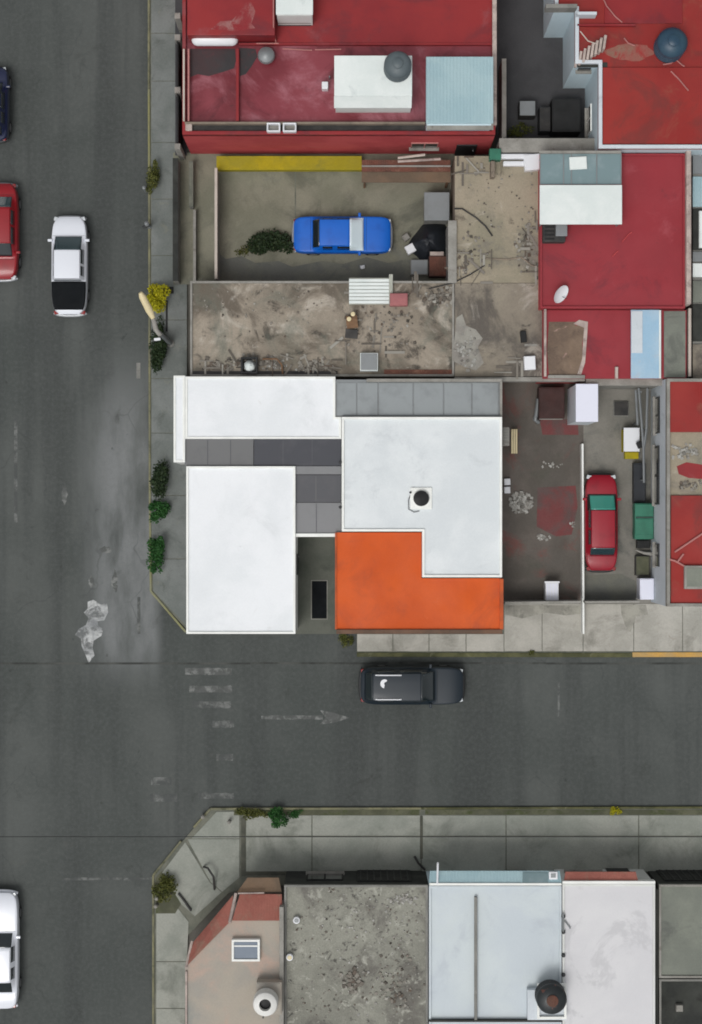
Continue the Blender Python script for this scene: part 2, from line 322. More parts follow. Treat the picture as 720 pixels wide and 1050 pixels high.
# ------------------------------------------------------------------ mesh helpers
class MB:
    def __init__(self):
        self.v, self.f = [], []

    def add(self, vs, fs):
        o = len(self.v)
        self.v += [Vector(a) for a in vs]
        self.f += [tuple(i + o for i in q) for q in fs]
        return self

    def prism(self, pts, z0, z1, cap=True, top=True):
        """pts = xy outline"""
        a = sum(pts[i][0] * pts[(i + 1) % len(pts)][1] - pts[(i + 1) % len(pts)][0] * pts[i][1] for i in range(len(pts)))
        pts = list(pts) if a > 0 else list(pts)[::-1]
        n = len(pts)
        vs = [(p[0], p[1], z0) for p in pts] + [(p[0], p[1], z1) for p in pts]
        fs = [(i, (i + 1) % n, n + (i + 1) % n, n + i) for i in range(n)]
        if cap:
            fs.append(tuple(range(n))[::-1])
        if top:
            fs.append(tuple(range(n, 2 * n)))
        return self.add(vs, fs)

    def box(self, x0, y0, x1, y1, z0, z1):
        return self.prism([(x0, y0), (x1, y0), (x1, y1), (x0, y1)], z0, z1)

    def pbox(self, x0, y0, x1, y1, z0, z1, zr=None):
        """box whose top outline is the photo rectangle (seen at height zr or z1)"""
        a, b = P(x0, y0, z1 if zr is None else zr), P(x1, y1, z1 if zr is None else zr)
        return self.box(min(a.x, b.x), min(a.y, b.y), max(a.x, b.x), max(a.y, b.y), z0, z1)

    def pprism(self, pts, z0, z1, zr=None, **k):
        q = [P(x, y, z1 if zr is None else zr) for x, y in pts]
        return self.prism([(a.x, a.y) for a in q], z0, z1, **k)

    def obox(self, c, size, rot=0, tilt=0):
        """oriented box, base centre c"""
        m = Matrix.Translation(c) @ Matrix.Rotation(rot, 4, 'Z') @ Matrix.Rotation(tilt, 4, 'X')
        sx, sy, sz = size[0] / 2, size[1] / 2, size[2]
        vs = [m @ Vector((x, y, z)) for z in (0, sz) for x, y in ((-sx, -sy), (sx, -sy), (sx, sy), (-sx, sy))]
        return self.add(vs, [(3, 2, 1, 0), (4, 5, 6, 7), (0, 1, 5, 4), (1, 2, 6, 5), (2, 3, 7, 6), (3, 0, 4, 7)])

    def tube(self, pts, r, n=8):
        pts = [Vector(p) for p in pts]
        rs = r if isinstance(r, (list, tuple)) else [r] * len(pts)
        rings = []
        for i, p in enumerate(pts):
            d = (pts[min(i + 1, len(pts) - 1)] - pts[max(i - 1, 0)]).normalized()
            u = d.cross(Vector((0, 0, 1)))
            if u.length < 1e-3:
                u = Vector((1, 0, 0))
            u.normalize()
            w = d.cross(u)
            rings.append([p + (u * math.cos(t) + w * math.sin(t)) * rs[i] for t in [2 * math.pi * k / n for k in range(n)]])
        vs = [q for ring in rings for q in ring]
        fs = []
        for i in range(len(pts) - 1):
            for k in range(n):
                a, b = i * n + k, i * n + (k + 1) % n
                fs.append((a, a + n, b + n, b))
        fs.append(tuple(range(n)))
        fs.append(tuple(range((len(pts) - 1) * n, len(pts) * n))[::-1])
        return self.add(vs, fs)

    def lathe(self, c, prof, n=28):
        """prof = [(r, z)] from bottom to top"""
        vs, fs = [], []
        for r, z in prof:
            for k in range(n):
                t = 2 * math.pi * k / n
                vs.append((c[0] + r * math.cos(t), c[1] + r * math.sin(t), c[2] + z))
        for i in range(len(prof) - 1):
            for k in range(n):
                a, b = i * n + k, i * n + (k + 1) % n
                fs.append((a, b, b + n, a + n))
        fs.append(tuple(range(n))[::-1])
        fs.append(tuple(range((len(prof) - 1) * n, len(prof) * n)))
        return self.add(vs, fs)

    def ring(self, pts, z0, z1, t):
        """parapet: a wall of thickness t running inside the outline, with z0..z1"""
        a = sum(pts[i][0] * pts[(i + 1) % len(pts)][1] - pts[(i + 1) % len(pts)][0] * pts[i][1] for i in range(len(pts)))
        pts = [Vector(p[:2]) for p in (pts if a > 0 else pts[::-1])]
        n = len(pts)
        inn = []
        for i in range(n):
            d0 = (pts[i] - pts[i - 1]).normalized()
            d1 = (pts[(i + 1) % n] - pts[i]).normalized()
            n0, n1 = Vector((-d0.y, d0.x)), Vector((-d1.y, d1.x))
            bis = (n0 + n1)
            inn.append(pts[i] + bis * (t / max(.25, 1 + n0.dot(n1))))
        vs = [(p.x, p.y, z) for z in (z0, z1) for p in pts] + [(p.x, p.y, z) for z in (z0, z1) for p in inn]
        fs = []
        for i in range(n):
            j = (i + 1) % n
            fs += [(i, j, n + j, n + i), (n + i, n + j, 3 * n + j, 3 * n + i), (2 * n + j, 2 * n + i, 3 * n + i, 3 * n + j), (j, i, 2 * n + i, 2 * n + j)]
        return self.add(vs, fs)

    def leaves(self, c, rad, n, size, rng, lump=.35, flat=1.0):
        """leaf clumps spread through an uneven crown"""
        lob = [(Vector((rng.gauss(0, 1), rng.gauss(0, 1), rng.gauss(0, .7))).normalized() * rng.uniform(.2, .85), rng.uniform(.22, .58)) for _ in range(12)]
        for _ in range(n):
            o, s = rng.choice(lob)
            d = Vector((rng.gauss(0, 1), rng.gauss(0, 1), rng.gauss(0, 1))).normalized() * (rng.random() ** .4) * s
            q = o + d
            pos = Vector((c[0] + q.x * rad[0], c[1] + q.y * rad[1], max(.03, c[2] + q.z * rad[2])))
            t = size * rng.uniform(.6, 1.4)
            e = Matrix.Rotation(rng.uniform(0, 6.28), 3, 'Z') @ Matrix.Rotation(rng.gauss(0, .7), 3, 'X') @ Matrix.Rotation(rng.gauss(0, .5), 3, 'Y')
            pts = [pos + e @ Vector(p) * t for p in ((-.5, 0, 0), (0, -.28, .06), (.5, 0, 0), (0, .28, .06))]
            self.add(pts, [(0, 1, 2, 3)])
        return self

    def chunks(self, spots, rng):
        """broken lumps, each (x, y, z, size)"""
        for x, y, z, s in spots:
            e = Matrix.Rotation(rng.uniform(0, 6.28), 3, 'Z') @ Matrix.Rotation(rng.gauss(0, .3), 3, 'X')
            vs = [Vector((sx * s * rng.uniform(.3, .6), sy * s * rng.uniform(.25, .55), sz * s * rng.uniform(.12, .4))) for sz in (-1, 1) for sx, sy in ((-1, -1), (1, -1), (1, 1), (-1, 1))]
            vs = [Vector((x, y, z + s * .15)) + e @ a for a in vs]
            self.add(vs, [(3, 2, 1, 0), (4, 5, 6, 7), (0, 1, 5, 4), (1, 2, 6, 5), (2, 3, 7, 6), (3, 0, 4, 7)])
        return self

    def build(self, name, mat, parent=None, bevel=0.0, smooth=False, solid=0.0):
        me = bpy.data.meshes.new(name)
        off = Vector((0, 0, 0))
        q = parent
        while q is not None:
            off += q.location
            q = q.parent
        me.from_pydata([tuple(a - off) for a in self.v], [], self.f)
        me.update()
        if smooth:
            for p in me.polygons:
                p.use_smooth = True
            me.set_sharp_from_angle(angle=R(smooth if smooth is not True else 40))
        me.materials.append(M[mat])
        o = bpy.data.objects.new(name, me)
        COL.objects.link(o)
        if parent:
            o.parent = parent
        if solid:
            s = o.modifiers.new('thickness', 'SOLIDIFY')
            s.thickness = solid
            s.offset = -1
        if bevel:
            b = o.modifiers.new('edge', 'BEVEL')
            b.width = bevel
            b.segments = 2
            b.limit_method = 'ANGLE'
        return o


def tag(o, label, cat, group=None):
    o['label'] = label
    o['category'] = cat
    if group:
        o['group'] = group
    return o


def thing(name, label, cat, loc, group=None, rot=0):
    o = bpy.data.objects.new(name, None)
    COL.objects.link(o)
    o.location = loc
    o.rotation_euler = (0, 0, rot)
    return tag(o, label, cat, group)


def kind(o, k):
    o['kind'] = k
    return o


def struct(name, mb, mat, **k):
    return kind(mb.build(name, mat, **k), 'structure')


# ------------------------------------------------------------------ ground, roads, pavements
struct('ground', MB().add([(-400, -400, -.02), (400, -400, -.02), (400, 400, -.02), (-400, 400, -.02)], [(0, 1, 2, 3)]), 'asphalt_far')
rd = MB()
x0, x1 = P(-150, 0).x, P(157, 0).x
yb, yt = P(0, 830).y, P(0, 596).y
ys, yn = [-60, yb, yt, 60], None
rd.add([(x0, -60, 0), (x1 + .3, -60, 0), (x1 + .3, yb, 0), (x0, yb, 0)], [(0, 1, 2, 3)])
rd.add([(x0, yb, 0), (60, yb, 0), (60, yt, 0), (x0, yt, 0)], [(0, 1, 2, 3)])
rd.add([(x0, yt, 0), (x1 + .3, yt, 0), (x1 + .3, 60, 0), (x0, 60, 0)], [(0, 1, 2, 3)])
struct('road', rd, 'road')
# corner wedges the chamfered kerbs leave to the road
wd = MB()
wd.add([P(157, 830), P(225, 830), P(157, 905)], [(2, 1, 0)])
struct('road', wd, 'road').location.z = .002


def sheet(name, polys, mat, z):
    mb = MB()
    for pl in polys:
        q = [P(x, y, 0) for x, y in pl]
        a = sum(q[i].x * q[(i + 1) % len(q)].y - q[(i + 1) % len(q)].x * q[i].y for i in range(len(q)))
        q = q if a > 0 else q[::-1]
        mb.add([(p.x, p.y, z) for p in q], [tuple(range(len(q)))])
    return struct(name, mb, mat)


def rect(a, b, c, d):
    return [(a, b), (c, b), (c, d), (a, d)]


def rag(x0, y0, x1, y1, n=12, j=.45, rng=random.Random(3)):
    """rectangle with worn, ragged ends and edges"""
    t = [(x0 + (x1 - x0) * i / n, y0 + rng.uniform(-j, j)) for i in range(n + 1)]
    u = [(x1 - (x1 - x0) * i / n, y1 + rng.uniform(-j, j)) for i in range(n + 1)]
    return t + u


sheet('crosswalk_marking', [rag(190, 685, 238, 692), rag(194, 703, 238, 710)], 'paint_mid', .004)
sheet('crosswalk_marking', [rag(196, 719, 237, 726), rag(218, 739, 240, 746), rag(222, 773, 239, 780), rag(155, 797, 176, 805), rag(154, 814, 182, 822), rag(204, 813, 240, 819)], 'paint_faint', .004)
sheet('arrow_marking', [rag(268, 733.6, 331, 737.6, 8, .5), [(328, 728), (343, 731), (359, 736), (343, 741), (328, 743), (334, 736)]], 'paint_mid', .004)
sheet('lane_marking', [rag(14.5, 426, 18, 536, 10, .8)], 'paint_faint', .004)
sheet('lane_marking', [rag(66, 900, 158, 902.5, 10, .4), rag(141, 612, 144, 650, 6, .6), rag(572, 700, 574, 735, 4, .4)], 'paint_faint', .004)
rg = random.Random(5)


def blob(cx, cy, rx, ry, n=18, j=.3):
    return [(cx + rx * math.cos(2 * math.pi * i / n) * (1 + rg.uniform(-j, j)), cy + ry * math.sin(2 * math.pi * i / n) * (1 + rg.uniform(-j, j))) for i in range(n)]


sheet('cement_stain', [[(90, 617), (96, 615), (104, 620), (110, 618), (111, 628), (107, 636), (100, 637), (101, 642), (106, 645), (104, 652), (96, 657), (95, 664), (97, 672), (91, 680), (88, 672), (84, 663), (83, 655), (77, 651), (81, 645), (88, 641), (91, 634), (86, 628), (90, 624)]], 'cement_spill', .004)
sheet('cement_stain', [blob(108, 564, 6, 3.5), blob(94, 597, 3, 6), blob(66, 507, 3, 9), blob(118, 596, 3, 10)], 'paint_mid', .0045)
seam = MB()
for a, b in ((-60, 60), (60, 150), (150, 260), (260, 380), (380, 560), (560, 760)):
    p, q = P(a, 680 + rg.uniform(-.6, .6)), P(b, 680 + rg.uniform(-.6, .6))
    seam.add([(p.x, p.y - .045, .005), (q.x, q.y - .045, .005), (q.x, q.y + .045, .005), (p.x, p.y + .045, .005)], [(0, 1, 2, 3)])
struct('road_seam', seam, 'seam')
# darker asphalt repairs
M['patch'] = weather('asphalt_patch', lin(80, 84, 84), lin(88, 92, 92), .6, grain=.16, gscale=30)
M['patch_pale'] = weather('asphalt_patch_pale', lin(86, 89, 88), lin(79, 83, 82), .6, grain=.16, gscale=30)

# pavements
PZ = .12


def slabs(name, quads, mat, base_poly, gap=.42):
    mb = MB()
    for q in quads:
        cx, cy = sum(p[0] for p in q) / len(q), sum(p[1] for p in q) / len(q)
        pts = []
        for x, y in q:
            d = math.hypot(x - cx, y - cy)
            pts.append((x - (x - cx) / d * gap, y - (y - cy) / d * gap))
        mb.pprism(pts, .03, PZ + rg.uniform(-.006, .006))
    struct(name, mb, mat, bevel=.012)
    bm = MB().pprism(base_poly, -.01, PZ - .02)
    struct('pavement_bed', bm, 'pave_joint')


# west side of the north block, down to the chamfered corner
rows = [-70, -20, 34, 83, 146, 204, 262, 328, 388, 444, 508, 573]
q = [rect(155, a, 192, b) for a, b in zip(rows, rows[1:])]
q.append([(156, 573), (192, 573), (192, 643), (157, 606)])
slabs('pavement', q, 'pave', [(154, -70), (192, -70), (192, 646), (155, 606)])
# paler strip in front of the dark yard and the car court
cols = [366, 403, 440, 478, 517, 556, 598, 650, 700, 760]
slabs('pavement', [rect(a, 650 if a < 515 else 619, b, 668) for a, b in zip(cols, cols[1:])], 'pave_light', rect(366, 619, 760, 670))
# south block
cc = [246, 320, 432, 519, 655, 770]
q = [rect(a, 836, b, 857) for a, b in zip(cc, cc[1:])] + [rect(a, 858, b, 894) for a, b in zip(cc[0:], cc[1:])]
q = [r for r in q if not (r[0][0] < 260)] + [rect(252, 836, 320, 857), rect(252, 858, 320, 897)]
q += [[(222, 832), (246, 832), (246, 860), (196, 860)], [(192, 860), (246, 860), (246, 900), (228, 915), (216, 905), (196, 868)],
      [(162, 900), (190, 863), (216, 905), (228, 915), (200, 940), (186, 928)],
      [(160, 936), (182, 930), (194, 945), (192, 986), (160, 986)], rect(160, 986, 191, 1034), rect(160, 1034, 190, 1080)]
slabs('pavement', q, 'pave_south', [(158, 1090), (158, 897), (216, 829), (770, 829), (770, 908), (280, 908), (235, 915), (192, 960), (190, 1090)], gap=.5)
sheet('pavement_joint', [rect(247.5, 838, 252, 898), rect(430.6, 836, 433.6, 880), [(252, 893), (432, 892), (432, 894.5), (252, 897)]], 'pave_dark', PZ + .01)
sheet('planting_strip', [rect(240, 830, 430, 835.5), rect(436, 830, 770, 835)], 'soil', PZ + .004)
sheet('planting_strip', [[(160, 900), (166, 893), (186, 926), (180, 936), (160, 936)]], 'soil', PZ + .006)



def kerb(pts, mat, w=.1, h=.15):
    mb = MB()
    for (a, b) in zip(pts, pts[1:]):
        p, q_ = P(*a), P(*b)
        d = (q_ - p).normalized()
        n = Vector((-d.y, d.x, 0)) * w / 2
        mb.prism([(p + n)[:2], (q_ + n)[:2], (q_ - n)[:2], (p - n)[:2]], -.01, h)
    return struct('kerb', mb, mat, bevel=.02)


kerb([(153, -70), (153, 92)], 'kerb')
kerb([(153, 92), (153.3, 172)], 'kerb_yellow')
kerb([(153.3, 172), (154, 500)], 'kerb')
kerb([(154, 500), (155, 606), (191, 648)], 'kerb_yellow')
kerb([(366, 671), (648, 671.5)], 'kerb_mossy', .2)
kerb([(648, 671), (760, 671)], 'kerb_orange', .22)
kerb([(157.5, 1090), (157.5, 897), (186, 862)], 'kerb')
kerb([(199, 848), (216, 829), (432, 828.5)], 'kerb')
kerb([(432, 828.5), (770, 827.5)], 'kerb_mossy')
# far side of the left street, just out of frame
struct('pavement', MB().box(x0 - 3, -60, x0, 60, -.01, .13), 'pave')

# ------------------------------------------------------------------ building helpers


def world_poly(pts, z):
    return [tuple(P(x, y, z)[:2]) for x, y in pts]


def block(root, pts, z, wall, roof, para=.25, pt=.14, pmat=None, roofname='roof', wallname='wall', base=0.0, skip_par=False):
    """wall shell, roof slab and parapet; pts is the outline the photo shows at height z"""
    w = world_poly(pts, z)
    zr = z - (0 if skip_par else para)
    MB().prism(w, base, zr - .1, top=False, cap=False).build(wallname, wall, root)
    MB().prism(w, zr - .1, zr).build(roofname, roof, root)
    if not skip_par:
        MB().ring(w, zr, z, pt).build('parapet', pmat or wall, root, bevel=.015)
    return w


def facade(root, a, b, z, items, frame='white_trim', pane='glass'):
    """a, b = photo points (seen at z) at the ends of a wall, walking with the outside on the right"""
    p, q_ = P(*a, z), P(*b, z)
    p.z = q_.z = 0
    d = (q_ - p).normalized()
    n = Vector((d.y, -d.x, 0))
    ang = math.atan2(d.y, d.x)
    for kind_, t, w, z0, h in items:
        c = p + (q_ - p) * t + n * .02
        c.z = z0
        if kind_ == 'window':
            mb = MB().obox(c, (w, .07, h), ang)
            f = mb.build('window', frame, root)
            mb = MB()
            for s in (-1, 1):
                mb.obox(c + d * s * w * .245 + n * .02 + Vector((0, 0, .06)), (w * .44, .05, h - .12), ang)
            mb.build('pane', pane, f)
            MB().obox(c + n * .06 + Vector((0, 0, -.08)), (w + .14, .16, .07), ang).build('sill', 'wall_ledge', f)
        elif kind_ == 'door':
            f = MB().obox(c, (w, .06, h), ang).build('door', 'frame_dark', root)
            MB().obox(c + d * w * .36 + n * .05 + Vector((0, 0, 1.0)), (.04, .06, .14), ang).build('handle', 'rim', f)
        elif kind_ == 'gate':
            f = MB().obox(c, (w, .06, h), ang).build('gate', frame, root)
            mb = MB()
            k = max(3, int(w / .3))
            for i in range(k):
                mb.obox(c + d * (w * (-.5 + (i + .5) / k)) + n * .03, (.05, .05, h), ang)
            mb.build('gate_bars', 'frame_dark', f)


def tank(name, label, px, py, zb, r, h, mat, lid, group='rooftop water tanks', ribs=3):
    c = P(px, py, zb + h * .8)
    c.z = zb
    t = thing(name, label, 'water tank', c, group)
    prof = [(r * .96, 0), (r, .06)]
    for i in range(ribs):
        z = h * (.15 + .5 * i / ribs)
        prof += [(r, z), (r * .95, z + .04), (r * .95, z + .1), (r, z + .14)]
    prof += [(r, h * .72), (r * .93, h * .8), (r * .7, h * .9), (r * .36, h * .96)]
    MB().lathe(c, prof, 32).build('tank_body', mat, t, smooth=35)
    MB().lathe(c + Vector((0, 0, h * .955)), [(r * .36, 0), (r * .38, .03), (r * .38, .08), (r * .3, .11), (.02, .12)], 24).build('lid', lid, t, smooth=35)
    return t, c


# ------------------------------------------------------------------ the white and orange corner house (middle)
hc = P(350, 520, 0)
house = thing('corner_house', 'white flat roofed corner house with an orange L shaped terrace', 'house', hc)
Z = 3.6
# north wing
block(house, [(190, 386), (344, 386), (344, 427.4), (350, 427.4), (350, 450), (190, 450)], Z, 'wall_white', 'white_roof', .06, .1, 'white_trim')
block(house, [(178, 385), (189.8, 385), (189.8, 474), (178, 474)], 3.58, 'wall_white', 'white_roof', .05, .1, 'white_trim')
# south west wing
block(house, [(191, 478), (303, 478), (303, 650), (191, 650)], Z, 'wall_white', 'white_roof', .08, .1, 'white_trim')
MB().pbox(297, 547, 351, 550.5, 3.2, 3.45).build('beam', 'white_trim', house, bevel=.01)
# main block with the pale roof
block(house, [(350.4, 427.4), (515, 427.4), (515, 592), (433, 592), (433, 545), (350.4, 545)], 3.9, 'wall_white', 'pale_roof', .1, .11, 'white_trim')
# orange terrace
og = [(345, 546), (432.4, 546), (432.4, 593), (515, 593), (515, 648), (345, 648)]
w_ = world_poly(og, 3.6)
MB().prism(w_, 0, 3.45, cap=False, top=False).build('wall', 'wall_white', house)
MB().prism(w_, 3.45, 3.56).build('terrace_roof', 'orange', house)
MB().pbox(345, 645.5, 515.4, 650, 3.3, 3.68).build('terrace_parapet', 'brown_edge', house, bevel=.02)
MB().pbox(512.6, 593.5, 516.4, 645.3, 3.3, 3.68).build('terrace_parapet', 'orange_edge', house, bevel=.02)
MB().pbox(343.6, 546, 345.6, 645.3, 3.3, 3.62).build('terrace_parapet', 'orange_edge', house, bevel=.02)
# roof lights between the wings
MB().pbox(341, 391, 513, 427, 0, 3.3).build('wall', 'wall_white', house)
sk = MB().pbox(341, 389, 513, 427, 3.32, 3.5).build('skylight', 'frame_grey', house, bevel=.02)
mb = MB()
xs = [345, 366, 388, 424, 455, 484, 511.5]
for a, b in zip(xs, xs[1:]):
    mb.pbox(a + .7, 392.5, b - .7, 425.5, 3.5, 3.54)
mb.build('glazing', 'pane_grey', sk, bevel=.01)
MB().pbox(376, 388.2, 514.8, 391.4, 3.3, 3.72).build('coping', 'wall_ledge', house, bevel=.015)
MB().pbox(512.8, 391.4, 515.2, 427, 3.3, 3.68).build('coping', 'wall_ledge', house, bevel=.015)
# recessed dark sheets
for (a, b, c, d, m_, z) in ((189.5, 450.3, 260, 477.6, 'pane_mid', 3.42), (260.4, 450.3, 350, 477.6, 'pane_navy', 3.42),
                            (303.5, 478, 350, 486.4, 'pane_light', 3.46), (298, 486.8, 350, 515, 'pane_char', 3.4), (299, 515.4, 350, 547, 'pane_light', 3.36)):
    pn = MB().pbox(a, b, c, d, z - .12, z).build('roof_panel', m_, house, bevel=.01)
    if b < 500 and c - a > 50 or b > 486:
        k = 3 if c - a > 60 else 2
        for i in range(1, k):
            x = a + (c - a) * i / k
            MB().pbox(x - .35, b + 1, x + .35, d - 1, z, z + .012).build('seam', 'pane_char' if m_ != 'pane_char' else 'pane_mid', pn)
MB().pbox(190.5, 451, 349.5, 477, .0, 3.2).build('wall', 'wall_white', house)
MB().pbox(303.5, 478.5, 349.5, 546, .0, 3.1).build('wall', 'wall_white', house)
# membrane laps on the white coatings
for (a, b, c_, d_, z) in ((246, 480, 246.8, 647, 3.52), (193, 560, 301, 560.8, 3.52), (268, 388, 268.8, 448, 3.54), (432, 429, 432.7, 500, 3.8), (353, 520, 415, 520.7, 3.8), (450, 520, 513, 520.7, 3.8)):
    MB().pbox(a, b, c_, d_, z, z + .006).build('membrane_lap', 'white_roof' if a < 340 else 'pale_roof', house)
# scuppers, vents and marks of wear on the pale roof
for (x, y) in ((349, 520), (349, 474)):
    c = P(x, y, 3.9)
    MB().lathe((c.x, c.y, 3.8), [(.07, 0), (.07, .16), (.04, .18)], 12).build('roof_drain', 'frame_dark', house)
c = P(421, 505, 3.9)
MB().tube([(c.x, c.y, 3.8), (c.x, c.y, 3.98)], .05).build('vent_pipe', 'frame_dark', house)
c0, c1 = P(419, 522, 3.8), P(430, 524, 3.8)
MB().tube([(c.x, c.y - .1, 3.84), (c0.x, c0.y + .4, 3.84), (c0.x, c0.y, 3.84), ((c0.x + c1.x) / 2, c1.y - .05, 3.84), (c1.x, c1.y, 3.84)], .025).build('pipe', 'frame_grey', house)
facade(house, (191, 478), (191, 650), Z, [('window', .22, 1.6, 1.0, 1.2), ('window', .6, 1.6, 1.0, 1.2)])
facade(house, (178, 385), (178, 474), 3.42, [('window', .5, 1.5, 1.0, 1.2)])
facade(house, (191, 650), (303, 650), Z, [('window', .5, 2.2, .9, 1.4)])
facade(house, (345, 650), (515, 650), Z, [('window', .25, 1.6, 1.0, 1.3), ('door', .5, 1.0, .05, 2.2), ('window', .78, 1.8, 1.0, 1.3)])
facade(house, (303, 650), (303, 550), Z, [('door', .7, .9, .05, 2.1)])
# hatch with its black round lid
c = P(432, 511, 4.0)
c.z = 3.8
t = thing('roof_hatch', 'black round lid on a low white plinth on the pale roof', 'hatch', c)
MB().obox(c, (.95, .95, .1), 0).build('plinth', 'white_trim', t, bevel=.03)
MB().lathe(c + Vector((0, 0, .1)), [(.36, 0), (.36, .1), (.33, .14)], 32).build('collar', 'tank_white', t, smooth=35)
MB().lathe(c + Vector((0, 0, .24)), [(.34, 0), (.34, .04), (.2, .08), (.02, .09)], 32).build('lid', 'black', t, smooth=35)
# driveway beside the house
sheet('driveway', [rect(302, 549, 346, 650)], 'drive', .05)
c = P(327.5, 615, .1)
t = thing('drain_grate', 'long black grate with a pale rim set in the driveway', 'grate', (c.x, c.y, .05))
MB().ring(world_poly(rect(319, 594.8, 336, 635.2), .06), .05, .075, .03).build('rim', 'wall_ledge', t)
MB().pbox(320, 596, 335, 634, .052, .07).build('pit', 'bed_black', t)
mb = MB()
for i in range(9):
    y = 598 + i * 4.2
    mb.pbox(320, y, 335, y + .8, .07, .085)
mb.build('bars', 'bed_black', t)
mb = MB()
mb.pbox(303.4, 646.5, 344.6, 648, .05, 1.9)
t = tag(mb.build('sliding_gate', 'frame_dark'), 'dark metal gate across the driveway beside the white house', 'gate')
bpy.data.objects.remove(t)

# ------------------------------------------------------------------ big red house, top left
rc = P(345, 60, 0)
rh = thing('red_house', 'large red house with a wet red roof terrace and parapets', 'house', rc)
w_ = world_poly([(187, -60), (508, -60), (508, 138), (187, 138)], 4.2)
MB().prism(w_, 0, 4.0, cap=False, top=False).build('wall', 'red_wall', rh)
MB().pbox(187, -60, 508, 138, 3.9, 4.0, 4.2).build('roof', 'red_wet', rh)
MB().ring(w_, 4.0, 4.22, .16).build('parapet', 'red_roof', rh, bevel=.02)
MB().pbox(189.5, 124.8, 436, 127, 4.0, 4.35).build('ledge', 'wall_tan', rh, bevel=.01)
MB().pbox(189.5, 127.2, 436, 135.5, 4.0, 4.05).build('gutter', 'junk_dark', rh)
MB().pbox(192.5, 50, 194.2, 124, 4.0, 4.4).build('ledge', 'pipe_red', rh, bevel=.01)
MB().pbox(187.5, 50, 189.5, 124, 4.22, 4.4).build('ledge', 'pipe_pale', rh, bevel=.01)
MB().pbox(242, 50, 245, 124, 4.0, 4.3).build('ledge', 'red_roof', rh, bevel=.01)
MB().pbox(245, 44, 505, 46, 4.0, 4.2).build('step_edge', 'red_roof', rh)
MB().pbox(192, -59, 282, 36, 4.0, 5.2).build('upper_roof', 'red_roof', rh, bevel=.03)
M['scuffed'] = weather('scuffed_red_roof', lin(150, 104, 102), lin(134, 46, 50), .9, .4, .6, [(lin(134, 36, 42), 1.6, .46, .6, .9)])
mb = MB()
mb.prism([P(x, y, 5.2)[:2] for x, y in [(216, 30), (226, 22), (238, 21), (246, 12), (252, 3), (258, 2), (262, 12), (258, 24), (262, 29), (240, 32)]], 5.2, 5.206)
mb.build('scuffed_patch', 'scuffed', rh)
M['roof_dark'] = weather('dark_roof_blotch', lin(62, 44, 46), lin(50, 48, 50), .6, .4, .6, [(lin(100, 40, 48), 1.2, .56, .7, .8)], rough=.4)  # dark ragged areas laid on the terrace roof
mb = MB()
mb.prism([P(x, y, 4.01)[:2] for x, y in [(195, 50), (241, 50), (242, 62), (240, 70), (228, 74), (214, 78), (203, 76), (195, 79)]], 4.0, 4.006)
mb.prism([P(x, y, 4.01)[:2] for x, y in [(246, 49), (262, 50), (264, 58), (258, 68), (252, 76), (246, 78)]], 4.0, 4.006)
mb.build('dark_roof_patch', 'roof_dark', rh)
MB().pbox(283, -59, 505, 44, 4.0, 4.12).build('upper_terrace', 'red_roof', rh, bevel=.02)
mb = MB()
for a, b in (((263, 44.5), (286, 44.5)), ((290, 50), (320, 51.5)), ((323, 51), (350, 50.5))):
    mb.tube([P(*a, 4.2), P(*b, 4.2)], .03, 6)
mb.build('pipe', 'pipe_red', rh)
mb = MB()
mb.tube([P(280.5, -20, 5.3), P(280.5, 27, 5.3), P(283, 44, 4.2)], .03, 6)
mb.build('pipe', 'pipe_red', rh)
MB().pbox(505, -60, 509.5, 128, 3.6, 4.36).build('coping', 'wall_pink', rh, bevel=.02)
facade(rh, (187, 138), (508, 138), 4.2, [('window', .78, 1.2, 1.6, 1.0), ('door', .92, .9, .05, 2.1)], frame='pipe_red')
facade(rh, (187, -60), (187, 138), 4.2, [('window', .45, 1.8, 1.2, 1.3), ('window', .75, 1.6, 1.2, 1.3)])
# dark passage and columns on its west side
mb = MB()
for y in (20, 36, 140):
    a = P(181, y, 2.4)
    mb.obox((a.x, a.y, .1), (.28, .28, 2.4))
t = thing('front_fence', 'dark street fence with pale posts beside the red house', 'fence', P(182, 80, .1))
mb.build('post', 'wall_ledge', t, bevel=.02)
bpy.data.objects.remove(t.children[0]) if False else None
for ch in list(t.children):
    bpy.data.objects.remove(ch)
for y in (16, 38, 92, 150):
    a = P(182, y, 2.4)
    MB().obox((a.x, a.y, .1), (.26, .26, 2.3)).build('post', 'wall_ledge', t, bevel=.02)
a, b = P(182, 40, 2.2), P(182, 150, 2.2)
MB().box(a.x - .04, b.y, a.x + .04, a.y, .1, 2.2).build('panel', 'black', t)
sheet('yard_floor', [rect(180, -70, 192, 160)], 'lane_dark', .135)

# objects on the red roof
zt = 4.0
c = P(382, 95, 6)
t = thing('rooftop_hut', 'white rooftop hut with a sloping front edge, on the red terrace', 'hut', P(382, 90, zt))
a, b = P(344, 57, 5.7), P(422, 98, 5.7)
c_ = P(422, 109, 5.2)
MB().prism([(a.x, c_.y), (b.x, c_.y), (b.x, a.y), (a.x, a.y)], zt, 5.1).build('wall', 'wall_white', t)
mb = MB()
mb.add([(a.x - .05, a.y, 5.72), (b.x + .03, a.y, 5.72), (b.x + .03, b.y, 5.62), (a.x - .05, b.y, 5.62),
        (a.x - .05, a.y, 5.1), (b.x + .03, a.y, 5.1), (b.x + .03, b.y, 5.1), (a.x - .05, b.y, 5.1)],
       [(3, 2, 1, 0), (4, 5, 6, 7), (0, 1, 5, 4), (1, 2, 6, 5), (2, 3, 7, 6), (3, 0, 4, 7)][::1])
ob = mb.build('roof', 'sheet_white', t, bevel=.02)
mb = MB()
